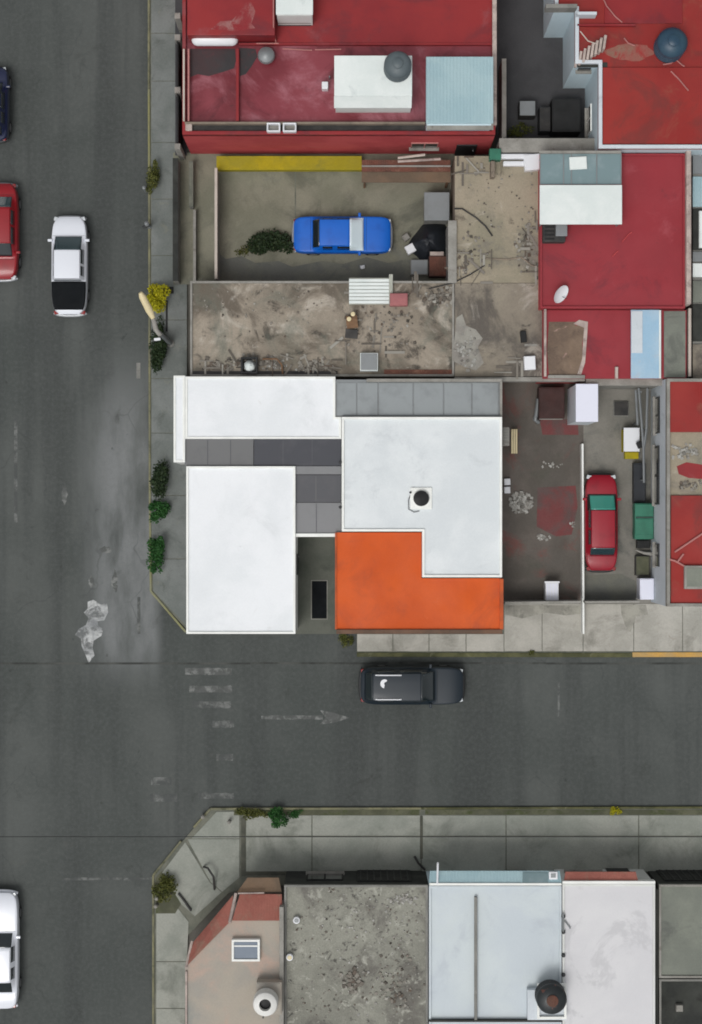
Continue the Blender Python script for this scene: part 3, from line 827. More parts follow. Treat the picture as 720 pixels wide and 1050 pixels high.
mb.add([(a.x - .06, b.y - .003, 5.6), (b.x + .02, b.y - .003, 5.6), (b.x + .02, c_.y - .05, 5.12), (a.x - .06, c_.y - .05, 5.12),
        (a.x - .06, b.y - .003, 5.52), (b.x + .02, b.y - .003, 5.52), (b.x + .02, c_.y - .05, 5.04), (a.x - .06, c_.y - .05, 5.04)],
       [(3, 2, 1, 0), (4, 5, 6, 7), (0, 1, 5, 4), (1, 2, 6, 5), (2, 3, 7, 6), (3, 0, 4, 7)])
mb.build('eave', 'sheet_white', t)
tank('water_tank', 'grey round water tank standing on the white rooftop hut', 408, 66, 5.72, .58, 1.0, 'tank_grey', 'tank_grey')
t = thing('rooftop_shed', 'square pale blue sheet roof shed at the corner of the red terrace', 'shed', P(471, 95, zt))
MB().pbox(438, 60, 504, 128, zt, 5.2, 5.3).build('wall', 'wall_blue', t)
MB().pbox(437, 58, 506, 126.5, 5.2, 5.3).build('roof', 'sheet_cyan', t, bevel=.02)
MB().pbox(437.6, 126.7, 506, 133, 5.06, 5.14).build('eave', 'wall_ledge', t)
t = thing('rooftop_cabin', 'small white roofed cabin with a dark louvred front at the top edge', 'cabin', P(301, 10, zt))
MB().pbox(284, -30, 320, 16, 4.0, 5.6).build('wall', 'wall_white', t)
MB().pbox(283, -30, 321, 15, 5.6, 5.7).build('roof', 'sheet_white', t, bevel=.02)
mb = MB()
for i in range(4):
    mb.pbox(285, 17 + i * 2.6, 319, 18.6 + i * 2.6, 5.0 - i * .3, 5.06 - i * .3)
mb.build('louvre', 'frame_dark', t)
c = P(273, 56, 4.5)
t = thing('roof_ventilator', 'round grey ventilator beside the pale pipe on the red roof', 'ventilator', (c.x, c.y, zt))
MB().lathe((c.x, c.y, zt), [(.2, 0), (.2, .3)], 20).build('neck', 'frame_grey', t, smooth=35)
MB().lathe((c.x, c.y, zt + .3), [(.36, 0), (.38, .05), (.34, .2), (.2, .3), (.02, .33)], 20).build('cowl', 'frame_grey', t, smooth=35)
# long white tank lying in front of the upper roof
c = P(220, 39, 4.6)
t = thing('gas_tank', 'long white gas cylinder lying below the upper red roof', 'gas tank', (c.x, c.y, zt))
mb = MB()
L_ = 1.0
prof = [(-L_, .05), (-L_ + .03, .16), (-L_ + .12, .25), (-L_ + .25, .29), (L_ - .25, .29), (L_ - .12, .25), (L_ - .03, .16), (L_, .05)]
mb.tube([(c.x + x, c.y, 4.42) for x, r in prof], [r for x, r in prof], 20)
mb.build('cylinder', 'white_metal', t, smooth=40)
for s in (-.5, .5):
    MB().obox((c.x + s, c.y, zt), (.08, .4, .2)).build('cradle', 'frame_grey', t)
t = thing('laundry_sink', 'pair of pale basins on the ledge at the front of the red house', 'sink', P(288, 130, 4.05))
for x in (280.5, 297):
    MB().ring(world_poly(rect(x - 7, 125.5, x + 7, 135), 4.55), 4.05, 4.55, .07).build('basin', 'white_metal', t, bevel=.05)
    MB().pbox(x - 6, 126.5, x + 6, 134, 4.2, 4.25).build('basin_floor', 'wall_ledge', t)
t = thing('roof_light', 'small white square lamp box beside the white rooftop hut', 'box', P(333, 87, zt))
MB().pbox(330, 83.5, 336.5, 91, zt, 4.5).build('box', 'white_metal', t, bevel=.03)
c = P(338, 80, 4.2)
MB().tube([(c.x, c.y, 4.0), (c.x, c.y, 4.5)], .03).build('bracket', 'frame_grey', t)
t = tag(MB().pbox(190, 126, 197, 134, 4.05, 4.3).build('planter', 'wall_pink', bevel=.04), 'small pinkish planter box at the west end of the red ledge', 'planter')
t.location = (0, 0, 0)

# ------------------------------------------------------------------ olive yard with the blue car
sheet('yard_floor', [rect(178, 157, 466, 292)], 'yard_olive', .13)
sheet('yard_joint', [rect(302.4, 172, 303.8, 224)], 'pave_joint', .136)
M['yard_grey'] = weather('greyer_concrete', lin(100, 101, 96), lin(112, 112, 102), .6, stains=[(lin(86, 88, 88), .8, .5, .7, .7)])
sheet('dark_patch', [[(222, 258), (232, 266), (248, 263), (262, 270), (286, 268), (300, 274), (330, 268), (352, 271), (376, 264), (398, 270), (418, 266), (430, 272), (440, 288), (222, 288)]], 'yard_grey', .134)  # ragged greyer patch across the south end of the yard


def wall(name, label, a, b, z, t_, mat, cap=None, cat='wall', z0=.1):
    p, q_ = P(*a, z), P(*b, z)
    p.z = q_.z = 0
    d = (q_ - p).normalized()
    n = Vector((-d.y, d.x, 0)) * t_ / 2
    th = thing(name, label, cat, (p + q_) / 2)
    MB().prism([(p + n)[:2], (q_ + n)[:2], (q_ - n)[:2], (p - n)[:2]], z0, z - .06).build('panel', mat, th)
    n *= 1.25
    MB().prism([(p + n)[:2], (q_ + n)[:2], (q_ - n)[:2], (p - n)[:2]], z - .06, z).build('coping', cap or mat, th, bevel=.01)
    return th


wall('yard_wall', 'thin pale topped wall crossing the olive yard left of the blue car', (221.5, 172), (221.5, 286), 1.7, .1, 'wall_grey', 'pipe_pale')
wall('yard_wall', 'low grey wall between the street pavement and the olive yard', (180, 162), (180, 288), 1.3, .2, 'wall_grey', 'wall_dark')
wall('yard_wall', 'dark low divider in the narrow front strip of the olive yard', (196, 165), (196, 212), .8, .16, 'wall_grey', 'pave_joint')
wall('yard_wall', 'short mid strip kerb wall beside the red stained paving', (199.5, 215), (199.5, 288), .7, .1, 'wall_grey', 'wall_ledge')
wall('yard_wall', 'low yellow painted wall along the foot of the red house', (222, 167), (371, 167), .9, .5, 'wall_yellow')
t = thing('lean_to', 'rusty sheet lean-to between the yellow wall and the tan roof', 'lean-to', P(417, 178, .1))
MB().pbox(371, 164, 462, 176, 1.9, 1.96).build('roof', 'rust', t)
MB().pbox(371, 176.3, 462, 187, 1.78, 1.84).build('roof', 'brown_tile', t)
MB().pbox(371, 169.5, 462, 171, 1.97, 2.04).build('batten', 'wall_ledge', t)
for x in (374, 459):
    MB().pbox(x - 1, 184, x + 1, 186, .1, 1.78).build('post', 'wood', t)
for i, (a, b) in enumerate((((408, 162), (436, 158.5)), ((408, 165.5), (452, 163)))):
    tag(MB().tube([P(*a, 2.2), P(*b, 2.3)], .06).build('timber_pole', 'wall_pink' if i else 'pipe_pale'),
        ('longer pale pole lying on the rusty lean-to roof', 'shorter pale pole lying nearest the red house wall')[1 - i], 'pole')
rng = random.Random(11)


def shrub(name, label, px, py, rx, ry, h, mat, n, size=.11, group=None, cat='shrub', z0=PZ):
    c = P(px, py, z0)
    t = thing(name, label, cat, c, group)
    MB().leaves((c.x, c.y, z0 + h * .5), (rx / S * 1.08, ry / S * 1.08, h * .55), int(n * 1.25), size, rng).build('foliage', mat, t)
    mb = MB()
    for i in range(5):
        a = rng.uniform(0, 6.28)
        mb.tube([(c.x + .04 * math.cos(a), c.y + .04 * math.sin(a), z0), (c.x + rx / S * .3 * math.cos(a), c.y + ry / S * .3 * math.sin(a), z0 + h * .6)], [.02, .008], 5)
    mb.build('stem', 'bark', t)
    return t


shrub('shrub', 'sprawling dark green shrub on the olive yard behind the blue car', 278, 256, 28, 16, .7, 'leaf_dark', 1500, .13)
shrub('shrub', 'sparse dry plant at the west end of the olive yard shrub', 252, 256, 10, 8, .4, 'leaf_olive', 180, .08)
KG = 'shrubs along the street kerb'
shrub('shrub', 'bright yellow rounded bush beside the street lamp', 162, 306, 14, 13, 1.5, 'leaf_yellow', 2600, .1, KG)
shrub('shrub', 'long dark green hedge-like bush below the street lamp', 163, 355, 10, 36, 1.0, 'leaf_dark', 2000, .12, KG)
shrub('shrub', 'blackish ragged bush at the kerb beside the white north wing', 163, 486, 10, 25, .9, 'leaf_dark', 1600, .12, KG)
shrub('shrub', 'small square clipped green bush at the kerb', 164, 523, 11, 12, .8, 'leaf_green', 1300, .11, KG)
shrub('shrub', 'oval green bush nearest the yellow chamfered kerb', 162, 567, 10, 22, .9, 'leaf_green', 1600, .11, KG)
shrub('shrub', 'olive weedy bush at the kerb opposite the red house corner', 158, 184, 8, 18, .7, 'leaf_olive', 800, .1, KG)
SG = 'plants in the south pavement strip'
shrub('shrub', 'low brown-green ground plant in the corner of the south strip', 260, 833, 16, 7, .4, 'leaf_olive', 700, .09, SG)
shrub('shrub', 'green plant spilling from the south strip onto the slabs', 284, 838, 10, 12, .7, 'leaf_green', 900, .1, SG)
shrub('shrub', 'small bright weed between two slabs of the south strip', 303, 834, 8, 5, .25, 'leaf_green', 260, .07, SG)
shrub('shrub', 'olive shrub growing at the chamfered south corner kerb', 170, 911, 13, 18, .7, 'leaf_olive', 1000, .1, SG)
shrub('shrub', 'tiny yellow-green plant on the south kerb far along the street', 630, 831, 7, 4, .3, 'leaf_yellow', 200, .07, SG)
shrub('shrub', 'little weed tuft on the pale pavement kerb', 545, 669, 4, 2.5, .15, 'leaf_olive', 120, .06)
shrub('shrub', 'dry scrub at the corner where the driveway meets the kerb', 356, 656, 8, 9, .3, 'leaf_olive', 350, .08, z0=.02)

# right side of the yard: tarp, slabs, boxes
t = thing('lean_to', 'grey slab roofed store in the corner of the olive yard', 'store', P(448, 212, .1))
MB().pbox(435, 197, 461, 226, 1.5, 1.6).build('roof', 'frame_grey', t, bevel=.02)
MB().pbox(436, 198, 460, 225, .1, 1.5, 1.6).build('wall', 'wall_grey', t)
c = P(440, 246, .6)
t = tag(MB().build('tarp', 'tarp'), 'crumpled black tarpaulin over a pile in the yard corner', 'tarpaulin')
me = t.data
vs, fs = [], []
n_a, n_r = 28, 7
ol = [(418, 250), (423, 243), (429, 237), (434, 228), (445, 226), (455, 228), (460, 230), (460, 262), (452, 262), (445, 258), (440, 268), (433, 270), (428, 262), (421, 258)]
pts = [P(*o, .3) for o in ol]
cen = sum(pts, Vector()) / len(pts)
vs.append((cen.x, cen.y, 1.0))
for k in range(1, n_r + 1):
    for p in pts:
        f = k / n_r
        q_ = cen.lerp(p, f)
        z = .14 + .86 * (1 - f ** 2.2) + rng.uniform(-.06, .06) * (1 if k < n_r else 0)
        vs.append((q_.x + rng.uniform(-.03, .03), q_.y + rng.uniform(-.03, .03), z))
n = len(pts)
for i in range(n):
    fs.append((0, 1 + (i + 1) % n, 1 + i))
    for k in range(n_r - 1):
        a = 1 + k * n
        fs.append((a + i, a + (i + 1) % n, a + n + (i + 1) % n, a + n + i))
me.from_pydata(vs, [], fs)
me.update()
for p in me.polygons:
    p.use_smooth = True
sm = t.modifiers.new('smooth', 'SUBSURF')
sm.levels = sm.render_levels = 2


def crate(name, label, cat, px, py, size, rot, z0, mat, lid=None, inner=None):
    c = P(px, py, z0 + size[2])
    c.z = z0
    t = thing(name, label, cat, c)
    MB().obox(c, size, rot).build('body', mat, t, bevel=.02)
    MB().obox(c + Vector((0, 0, size[2])), (size[0] * .92, size[1] * .92, .03), rot).build('lid', lid or mat, t, bevel=.01)
    return t


crate('carton', 'tilted white carton at the west edge of the black tarpaulin', 'carton', 421, 255, (.42, .4, .35), .5, .13, 'white_metal')
crate('carton', 'small grey carton just above the white one at the tarpaulin', 'carton', 416.5, 243, (.3, .28, .3), .6, .13, 'wall_ledge')
crate('plank_box', 'dull maroon low box against the wall below the tarpaulin', 'box', 450, 273, (.9, .95, .5), 0, .13, 'cube_brown', 'rust')
crate('plank_box', 'grey flat box beside the maroon one in the yard corner', 'box', 430, 274, (.8, .7, .3), 0, .13, 'wall_grey', 'frame_grey')
t = tag(MB().pbox(441, 258, 455, 262, .62, .72).build('board', 'wall_pink', bevel=.01), 'pale board lying across the top of the maroon box', 'board')
tag(MB().chunks([(*P(372, 274, .2)[:2], .16, .22)], rng).build('stone', 'white_metal', bevel=.03), 'white lump on the grey concrete below the blue car', 'stone')
c = P(463.5, 257, 3.0)
wall('yard_wall', 'pale grey wall top between the black tarpaulin and the tan roof', (464, 226), (464, 290), 3.1, .3, 'wall_grey', 'wall_ledge')

# ------------------------------------------------------------------ bare roofed low house
bc = P(380, 320, 0)
bare = thing('bare_house', 'low unfinished house with a stained bare concrete roof', 'house', bc)
zb = 2.9
block(bare, [(195, 288), (466, 288), (466, 386), (195, 386)], zb, 'wall_tan', 'bare', .1, .1, 'wall_ledge')
block(bare, [(466.5, 160), (552, 160), (552, 290), (466.5, 290)], zb, 'wall_tan', 'bare_tan', .06, .1, 'wall_tan', skip_par=True)
block(bare, [(466.5, 290.4), (556, 290.4), (556, 386), (466.5, 386)], zb, 'wall_tan', 'bare_grey', .06, .1, 'wall_tan', skip_par=True)
MB().pbox(466, 386.5, 600, 391, 2.4, 3.0).build('ledge', 'wall_ledge', bare, bevel=.02)
MB().pbox(196, 380.5, 346, 384.5, 2.8, 2.86).build('gutter', 'junk_dark', bare)
MB().pbox(394, 379, 465, 385, 2.8, 2.85).build('gutter', 'rust', bare)
facade(bare, (195, 288), (195, 386), zb, [('window', .3, 1.3, 1.0, 1.1), ('door', .7, 1.0, .12, 2.1)])
zr = zb - .1
# broken patch of fresh mortar and cracks, as raised lumps
rr = random.Random(21)


def heap(name, px, py, rx, ry, n, smin, smax, z, mat='rubble', gauss=True):
    sp = []
    for _ in range(n):
        if gauss:
            x, y = rr.gauss(px, rx * .5), rr.gauss(py, ry * .5)
            x = min(max(x, px - rx), px + rx)
            y = min(max(y, py - ry), py + ry)
        else:
            x, y = rr.uniform(px - rx, px + rx), rr.uniform(py - ry, py + ry)
        p = P(x, y, z)
        sp.append((p.x, p.y, z, rr.uniform(smin, smax)))
    return kind(MB().chunks(sp, rr).build(name, mat), 'stuff')


def scrap(px, py, rx, ry, n, z, mats='rubble'):
    mb = MB()
    for _ in range(n):
        p = P(rr.uniform(px - rx, px + rx), rr.uniform(py - ry, py + ry), z)
        mb.obox((p.x, p.y, z + rr.uniform(0, .08)), (rr.uniform(.25, 1.1), rr.uniform(.03, .12), rr.uniform(.02, .06)), rr.choice([0, 1.57, rr.uniform(0, 3.1)]), rr.gauss(0, .05))
    return kind(mb.build('scrap_timber', mats), 'stuff')


scrap(262, 374, 56, 8, 20, zr)
scrap(330, 376, 16, 7, 12, zr)
scrap(410, 300, 50, 12, 12, zr)
scrap(375, 345, 30, 20, 14, zr)
scrap(485, 275, 20, 16, 12, zb)
scrap(545, 250, 7, 34, 12, zb)
scrap(480, 170, 14, 10, 10, zb)
scrap(530, 375, 20, 8, 8, zb)
heap('rubble', 245, 372, 40, 8, 90, .05, .2, zr)
heap('rubble', 325, 375, 18, 7, 50, .05, .2, zr)
heap('rubble', 395, 330, 40, 30, 110, .04, .14, zr)
heap('rubble', 270, 322, 60, 26, 60, .03, .1, zr, gauss=False)
heap('rubble', 455, 305, 26, 10, 80, .05, .18, zr)
heap('rubble', 480, 260, 22, 22, 80, .03, .14, zb)
heap('rubble', 540, 255, 12, 30, 70, .04, .16, zb)
heap('rubble', 515, 200, 36, 34, 60, .03, .09, zb, gauss=False)
heap('pale_debris', 478, 358, 12, 22, 70, .04, .16, zb, 'rubble_white')
heap('pale_debris', 282, 374, 12, 4, 40, .04, .12, zr, 'rubble_white')
heap('pale_debris', 318, 379, 14, 3, 40, .04, .12, zr, 'rubble_white')
sheetz = zr + .005
mb = MB()
pl = [P(x, y, zb) for x, y in [(468, 326), (474, 322), (478, 334), (488, 338), (495, 347), (490, 356), (496, 372), (488, 380), (476, 376), (464, 370), (466, 350)]]
mb.prism([p[:2] for p in pl], zb, zb + .012)
M['mortar'] = weather('mortar', lin(150, 148, 140), lin(136, 132, 126), 1.5)
tag(mb.build('mortar_patch', 'mortar'), 'spread patch of pale mortar on the grey bare roof', 'mortar')
# metal sheets, chair, crate and other things left on the roof
t = thing('sheet_stack', 'stack of pale corrugated sheets on the bare roof edge', 'sheet stack', P(380, 298, zr))
mb = MB()
for i in range(7):
    mb.pbox(358, 286 + i * 3.7, 401, 289 + i * 3.7, zr + .1, zr + .2)
MB().pbox(358, 285, 401, 312, zr, zr + .13).build('base_sheet', 'sheet_dull', t)
mb.build('slats', 'sheet_white', t, bevel=.01)
MB().pbox(399, 281, 403, 312, zr + .02, zr + .26).build('edge', 'sheet_dull', t, bevel=.02)
crate('crate', 'dusty pink crate beside the stack of pale sheets', 'crate', 409, 307, (.78, .55, .4), 0, zr, 'pink')
t = thing('broken_chair', 'old wooden chair lying on the bare roof', 'chair', P(361, 333, zr))
c = P(361, 330, zr + .3)
MB().obox((c.x, c.y, zr + .25), (.5, .55, .06), .1, .1).build('seat', 'wood', t, bevel=.01)
MB().obox((c.x - .02, c.y - .5, zr + .06), (.55, .4, .05), -.1, .2).build('backrest', 'junk_dark', t, bevel=.01)
for sx, sy in ((-.22, .24), (.22, .24), (-.22, -.2), (.22, -.2)):
    MB().tube([(c.x + sx, c.y + sy, zr), (c.x + sx * .95, c.y + sy * .95, zr + .27)], .025).build('leg', 'white_metal', t)
for i, (x, y, lab) in enumerate(((358, 327, 'lower of two whitish tins on the old chair'), (362, 322, 'upper of two whitish tins on the old chair'))):
    p = P(x, y, zr + .45)
    tag(MB().lathe((p.x, p.y, zr + .32), [(.09, 0), (.1, .02), (.1, .16), (.07, .18)], 14).build('tin', 'cream', smooth=35), lab, 'tin')
crate('fridge', 'white-sided metal cabinet with grey top on the bare roof', 'cabinet', 378.5, 371, (.78, .78, .6), 0, zr, 'sheet_white', 'frame_grey')
t = thing('frame_box', 'black framed box holding a crumpled white sheet at the roof edge', 'box', P(255, 375, zr))
MB().ring(world_poly(rect(247, 366, 264, 383), zr + .5), zr, zr + .5, .08).build('frame', 'black', t)
p = P(256, 375, zr + .4)
mb = MB().lathe((p.x, p.y, zr + .1), [(.3, 0), (.27, .12), (.2, .24), (.1, .3), (.03, .32)], 9)
for v_ in mb.v:
    v_ += Vector((rr.uniform(-.05, .05), rr.uniform(-.05, .05), rr.uniform(-.03, .03)))
mb.build('sheet', 'sheet_white', t, smooth=60)
t = thing('pipe_frame', 'bent brown pipe frame on the bare roof beside the black box', 'frame', P(282, 372, zr))
MB().tube([P(270, 368, zr + .3), P(284, 368, zr + .3), P(289, 374, zr + .3), P(290, 384, zr + .05)], .04).build('rail', 'wood', t)
MB().tube([P(270, 368, zr + .3), P(270, 369, zr)], .04).build('leg', 'wood', t)
crate('bucket_box', 'pale box at the east end of the grey bare roof', 'box', 543.5, 372, (.5, .6, .35), .05, zb, 'white_metal')
crate('bucket_box', 'small dark box with a white edge above the pale box', 'box', 537, 345, (.25, .5, .25), .1, zb, 'black')
tag(MB().pbox(538, 352.5, 551, 355, zb, zb + .05).build('plank', 'wall_ledge'), 'short pale plank between the dark and pale roof boxes', 'plank')
c = [P(466, 214, zb + .1), P(474, 214, zb + .06), P(488, 223, zb + .05), P(498, 232, zb + .05), P(505, 242, zb + .05)]
tag(MB().tube(c, .035).build('hose', 'junk_dark'), 'dark hose curving across the tan bare roof', 'hose')
c = [P(498, 265, zb + .05), P(520, 266, zb + .05), P(535, 264, zb + .05), P(545, 272, zb + .05), P(553, 275, zb + .05)]
tag(MB().tube(c, .03).build('hose', 'wall_tan'), 'tan hose running to the edge of the red roof', 'hose')
c = [P(440, 296, zb + .05), P(465, 290, zb + .08), P(483, 281, zb + .05), P(497, 272, zb + .05)]
tag(MB().tube(c, .03).build('hose', 'junk_dark'), 'dark hose along the ledge between the bare roofs', 'hose')
tag(MB().lathe((*P(556, 274, zb + .2)[:2], zb), [(.12, 0), (.14, .05), (.14, .2), (.1, .22)], 16).build('pot', 'pipe_red', smooth=35), 'small pinkish pot at the corner of tan and red roofs', 'pot')
crate('cabinet', 'green topped metal cabinet at the north end of the tan roof', 'cabinet', 508, 158, (.5, .5, .5), 0, zb, 'green_cart', 'green_cart')
t = thing('trough', 'white long troughs stacked behind the tan bare roof', 'trough', P(530, 163, zb))
for i, (a, b, y) in enumerate(((512, 547, 160), (516, 539, 167.5))):
    MB().pbox(a, y - 2.6, b, y + 2.6, zb, zb + .35 - i * .1).build('channel', 'white_metal', t, bevel=.05)
crate('post_stub', 'dark upright stub standing beside the white troughs', 'post', 505.5, 173, (.18, .7, .6), 0, zb, 'wall_tan')

# ------------------------------------------------------------------ dark lane and blue-white walled red house, top right
sheet('lane_floor', [rect(508, -70, 640, 160)], 'lane_dark', .06)
wall('lane_wall', 'thin grey wall along the west side of the dark lane', (517, 60), (517, 150), 2.0, .16, 'wall_grey', 'wall_ledge')
wall('lane_wall', 'pale wall closing the south end of the dark lane', (512, 149), (610, 149), 3.2, .5, 'wall_ledge', 'wall_ledge')
crate('grey_cabinet', 'grey cabinet at the bottom of the dark lane', 'cabinet', 541, 111, (.75, .7, .8), 0, .06, 'junk_dark', 'frame_grey')
crate('black_bin', 'large black bin at the foot of the pale stepped wall', 'bin', 581, 118, (1.3, 1.5, 1.1), 0, .06, 'black')
crate('black_bin', 'narrow dark bin between the grey cabinet and the large black bin', 'bin', 559, 122, (.5, 1.1, .9), 0, .06, 'frame_dark', 'junk_dark')
shrub('shrub', 'dim weedy plant at the south end of the dark lane', 531, 135, 12, 8, .5, 'leaf_olive', 300, .1, z0=.06)
bh = thing('stepped_house', 'red roofed house with pale blue stepped walls beside the dark lane', 'house', P(650, 60, 0))
zh = 4.5
out = [(569, -60), (569, 10), (590, 10), (590, 65), (614, 65), (614, 152), (790, 152), (790, -60)]
w_ = world_poly(out, zh)
MB().prism(w_, 0, 4.2, cap=False, top=False).build('wall', 'wall_blue', bh)
MB().prism(w_, 4.2, 4.3).build('roof', 'red_bright', bh)
MB().ring(w_, 4.3, 4.5, .16).build('parapet', 'wall_lilac', bh, bevel=.02)
MB().pbox(618, 69, 786, 147.5, 4.3, 4.42).build('upper_terrace', 'red_bright', bh, bevel=.02)
MB().pbox(620, -60, 700, 24, 4.3, 4.36).build('upper_terrace', 'red_roof', bh, bevel=.02)
facade(bh, (590, 65), (614, 65), zh, [('window', .5, .55, 3.4, .35)], frame='frame_dark')
facade(bh, (614, 65), (614, 152), zh, [('window', .5, 1.2, 1.2, 1.1)])
M['worn_roof'] = weather('worn_red_roof', lin(134, 104, 90), lin(146, 84, 76), .9, .35, .6, [(lin(150, 50, 48), 1.4, .5, .62, .9)])
mb = MB()
q_ = [P(x, y, 4.31) for x, y in blob(645, 54, 24, 9, 22, .2)]
mb.prism([p[:2] for p in q_], 4.3, 4.306)
mb.build('worn_patch', 'worn_roof', bh)
# roof stair
t = thing('stair', 'short flight of pale edged steps on the red roof', 'stair', P(607, 52, 4.3))
for i in range(8):
    x, y = 591 + i * 4.1, 62 - i * 2.6
    a = P(x, y, 4.4 + i * .06)
    MB().obox((a.x, a.y, 4.3), (.11, .6, .1 + i * .08), -.15).build('tread', 'wall_pink', t, bevel=.01)
MB().pbox(592, 64, 623, 69, 4.3, 4.34).build('landing', 'wall_dark', t)
MB().tube([P(595, 32, 5.2), P(603, 42, 5.2), P(612, 45, 5.1)], .025).build('rail', 'pipe_pale', t)
MB().pbox(592, 24.5, 652, 26.5, 4.3, 4.5).build('ledge', 'red_roof', bh)
MB().pbox(592, 12, 612, 15, 4.3, 4.9).build('ledge', 'wall_lilac', bh)
MB().pbox(560, 4, 592, 8, 4.3, 5.0).build('ledge', 'wall_grey', bh)
for i, (pts_, lab) in enumerate((([(615, -10), (622, 6), (631, 17), (638, 23)], 'pale cable curving across the top red roof'),
                                 ([(640, 39), (644, 44), (651, 47)], 'short pale cable end on the worn red roof'),
                                 ([(680, 66), (688, 65), (693, 61), (700, 67), (702, 68)], 'zigzag pale pipe below the blue tank'),
                                 ([(688, 73), (696, 81), (706, 93)], 'thin pale pipe running from the blue tank down the roof'))):
    tag(MB().tube([P(x, y, 4.45) for x, y in pts_], .03, 6).build('roof_pipe', 'pipe_red'), lab, 'pipe')
tank('water_tank', 'blue round water tank on the top right red roof', 690, 43, 4.3, .66, 1.3, 'tank_blue', 'tank_blue')

# ------------------------------------------------------------------ magenta red house, right
mh = thing('magenta_house', 'house with a crimson flat roof and low wing at its south', 'house', P(630, 260, 0))
zm = 3.7
out = [(554, 157), (703, 157), (703, 316), (554, 316)]
w_ = world_poly(out, zm)
MB().prism(w_, 0, 3.45, cap=False, top=False).build('wall', 'red_wall', mh)
MB().prism(w_, 3.45, 3.55).build('roof', 'red_mag', mh)
MB().ring(w_, 3.55, 3.66, .1).build('parapet', 'red_mag', mh, bevel=.02)
MB().pbox(704, 152, 709, 312, 3.0, 4.0).build('coping', 'wall_pink', mh, bevel=.03)
w_ = world_poly([(557, 318), (704, 318), (704, 388), (557, 388)], 3.3)
MB().prism(w_, 0, 3.2, cap=False, top=False).build('wall', 'red_wall', mh)
MB().prism(w_, 3.2, 3.3).build('lower_roof', 'red_mag', mh)
MB().pbox(558, 316.8, 560.5, 386, 3.3, 3.5).build('ledge', 'wall_pink', mh, bevel=.01)
mb = MB()
q_ = [P(x, y, 3.31) for x, y in [(563, 330), (590, 330), (590, 334), (600, 332), (599, 344), (597, 352), (598, 372), (592, 384), (578, 388), (563, 386), (561, 360)]]
mb.prism([p[:2] for p in q_], 3.3, 3.307)
M['brown_patch'] = weather('bare_brown_patch', lin(126, 108, 92), lin(106, 90, 78), .7, stains=[(lin(84, 72, 64), .9, .5, .66, .7), (lin(170, 140, 130), 2.4, .6, .7, .7)])
mb.build('bare_patch', 'brown_patch', mh)
mb = MB()
q_ = [P(x, y, 3.32) for x, y in [(588, 332), (594, 328), (603, 330), (602, 346), (600, 372), (596, 384), (592, 384), (597, 368), (598, 350), (599, 336), (594, 334)]]
mb.prism([p[:2] for p in q_], 3.3, 3.33)
mb.build('plaster_edge', 'wall_pink', mh)
MB().pbox(681, 319, 703, 387, 3.3, 3.36).build('bare_patch', 'green_grey_roof', mh)
MB().pbox(562, 384.5, 600, 388, 3.3, 3.45).build('ledge', 'wall_ledge', mh, bevel=.02)
t = thing('roof_canopy', 'white sheet canopy with grey glass behind on the crimson roof', 'canopy', P(596, 195, 3.55))
MB().pbox(553.5, 189.5, 638, 230, 4.5, 4.58).build('roof_sheet', 'sheet_white', t, bevel=.02)
MB().pbox(554, 157, 637, 189, 4.3, 4.34).build('glass_sheet', 'glass_teal', t)
mb = MB()
for x in (554, 578, 586, 612, 637):
    mb.pbox(x - .5, 157, x + .5, 189, 4.345, 4.37)
mb.build('glazing_bar', 'frame_grey', t)
MB().pbox(553, 154.5, 637, 157, 4.3, 4.5).build('edge_beam', 'wall_ledge', t)
mb = MB()
for x, y in ((556, 228), (635, 228), (556, 160), (635, 160)):
    a = P(x, y, 4.4)
    MB().tube([(a.x, a.y, 3.55), (a.x, a.y, 4.3)], .05).build('post', 'frame_grey', t)
crate('carton', 'white panel box resting on the grey glass by the canopy', 'box', 547, 166, (.8, .7, .4), .1, zb, 'white_metal')
crate('carton', 'pale square box lying on the grey canopy glass', 'box', 593, 167, (.75, .55, .1), .05, 4.34, 'sheet_white')
t = thing('air_cooler', 'dark grey box cooler beneath the corner of the white canopy', 'cooler', P(567, 237, 3.55))
MB().pbox(557, 226, 580, 248, 3.55, 4.1).build('body', 'junk_dark', t, bevel=.03)
MB().pbox(570, 226, 582, 242, 4.1, 4.28).build('hood', 'frame_grey', t, bevel=.03)
mb = MB()
for i in range(5):
    mb.pbox(558.5, 244 - i * 4, 568.5, 245.6 - i * 4, 4.1, 4.13)
mb.build('grille', 'black', t)
c = P(572.5, 301, 3.7)
t = thing('satellite_dish', 'white oval satellite dish tilted on the crimson roof corner', 'dish', (c.x, c.y, 3.55))
m_ = Matrix.Translation(c + Vector((0, 0, .25))) @ Matrix.Rotation(R(-40), 4, 'Z') @ Matrix.Rotation(R(55), 4, 'Y')
mb = MB().lathe((0, 0, 0), [(.02, 0), (.2, .02), (.34, .07), (.42, .13), (.43, .14), (.34, .085), (.2, .035), (.02, .015)], 24)
mb.v = [m_ @ v_ for v_ in mb.v]
mb.build('reflector', 'white_metal', t, smooth=50)
MB().tube([(c.x, c.y, 3.55), (c.x, c.y, 3.95)], .03).build('mast', 'frame_grey', t)
MB().tube([m_ @ Vector((.3, 0, .08)), m_ @ Vector((.1, 0, .45))], .015).build('arm', 'frame_dark', t)
for (pts_, lab) in (([(638, 248), (645, 240), (648, 238)], 'upper of two short red rods lying on the crimson roof'), ([(628, 263), (634, 257)], 'lower of two short red rods lying on the crimson roof')):
    tag(MB().tube([P(x, y, 3.58) for x, y in pts_], .03, 6).build('rod', 'red_wall'), lab, 'rod')
t = thing('awning_sheet', 'sky blue translucent sheet over the low crimson wing', 'awning', P(662, 353, 3.3))
MB().pbox(647, 317.5, 677, 388, 3.42, 3.48).build('cover', 'sheet_sky', t, bevel=.02)
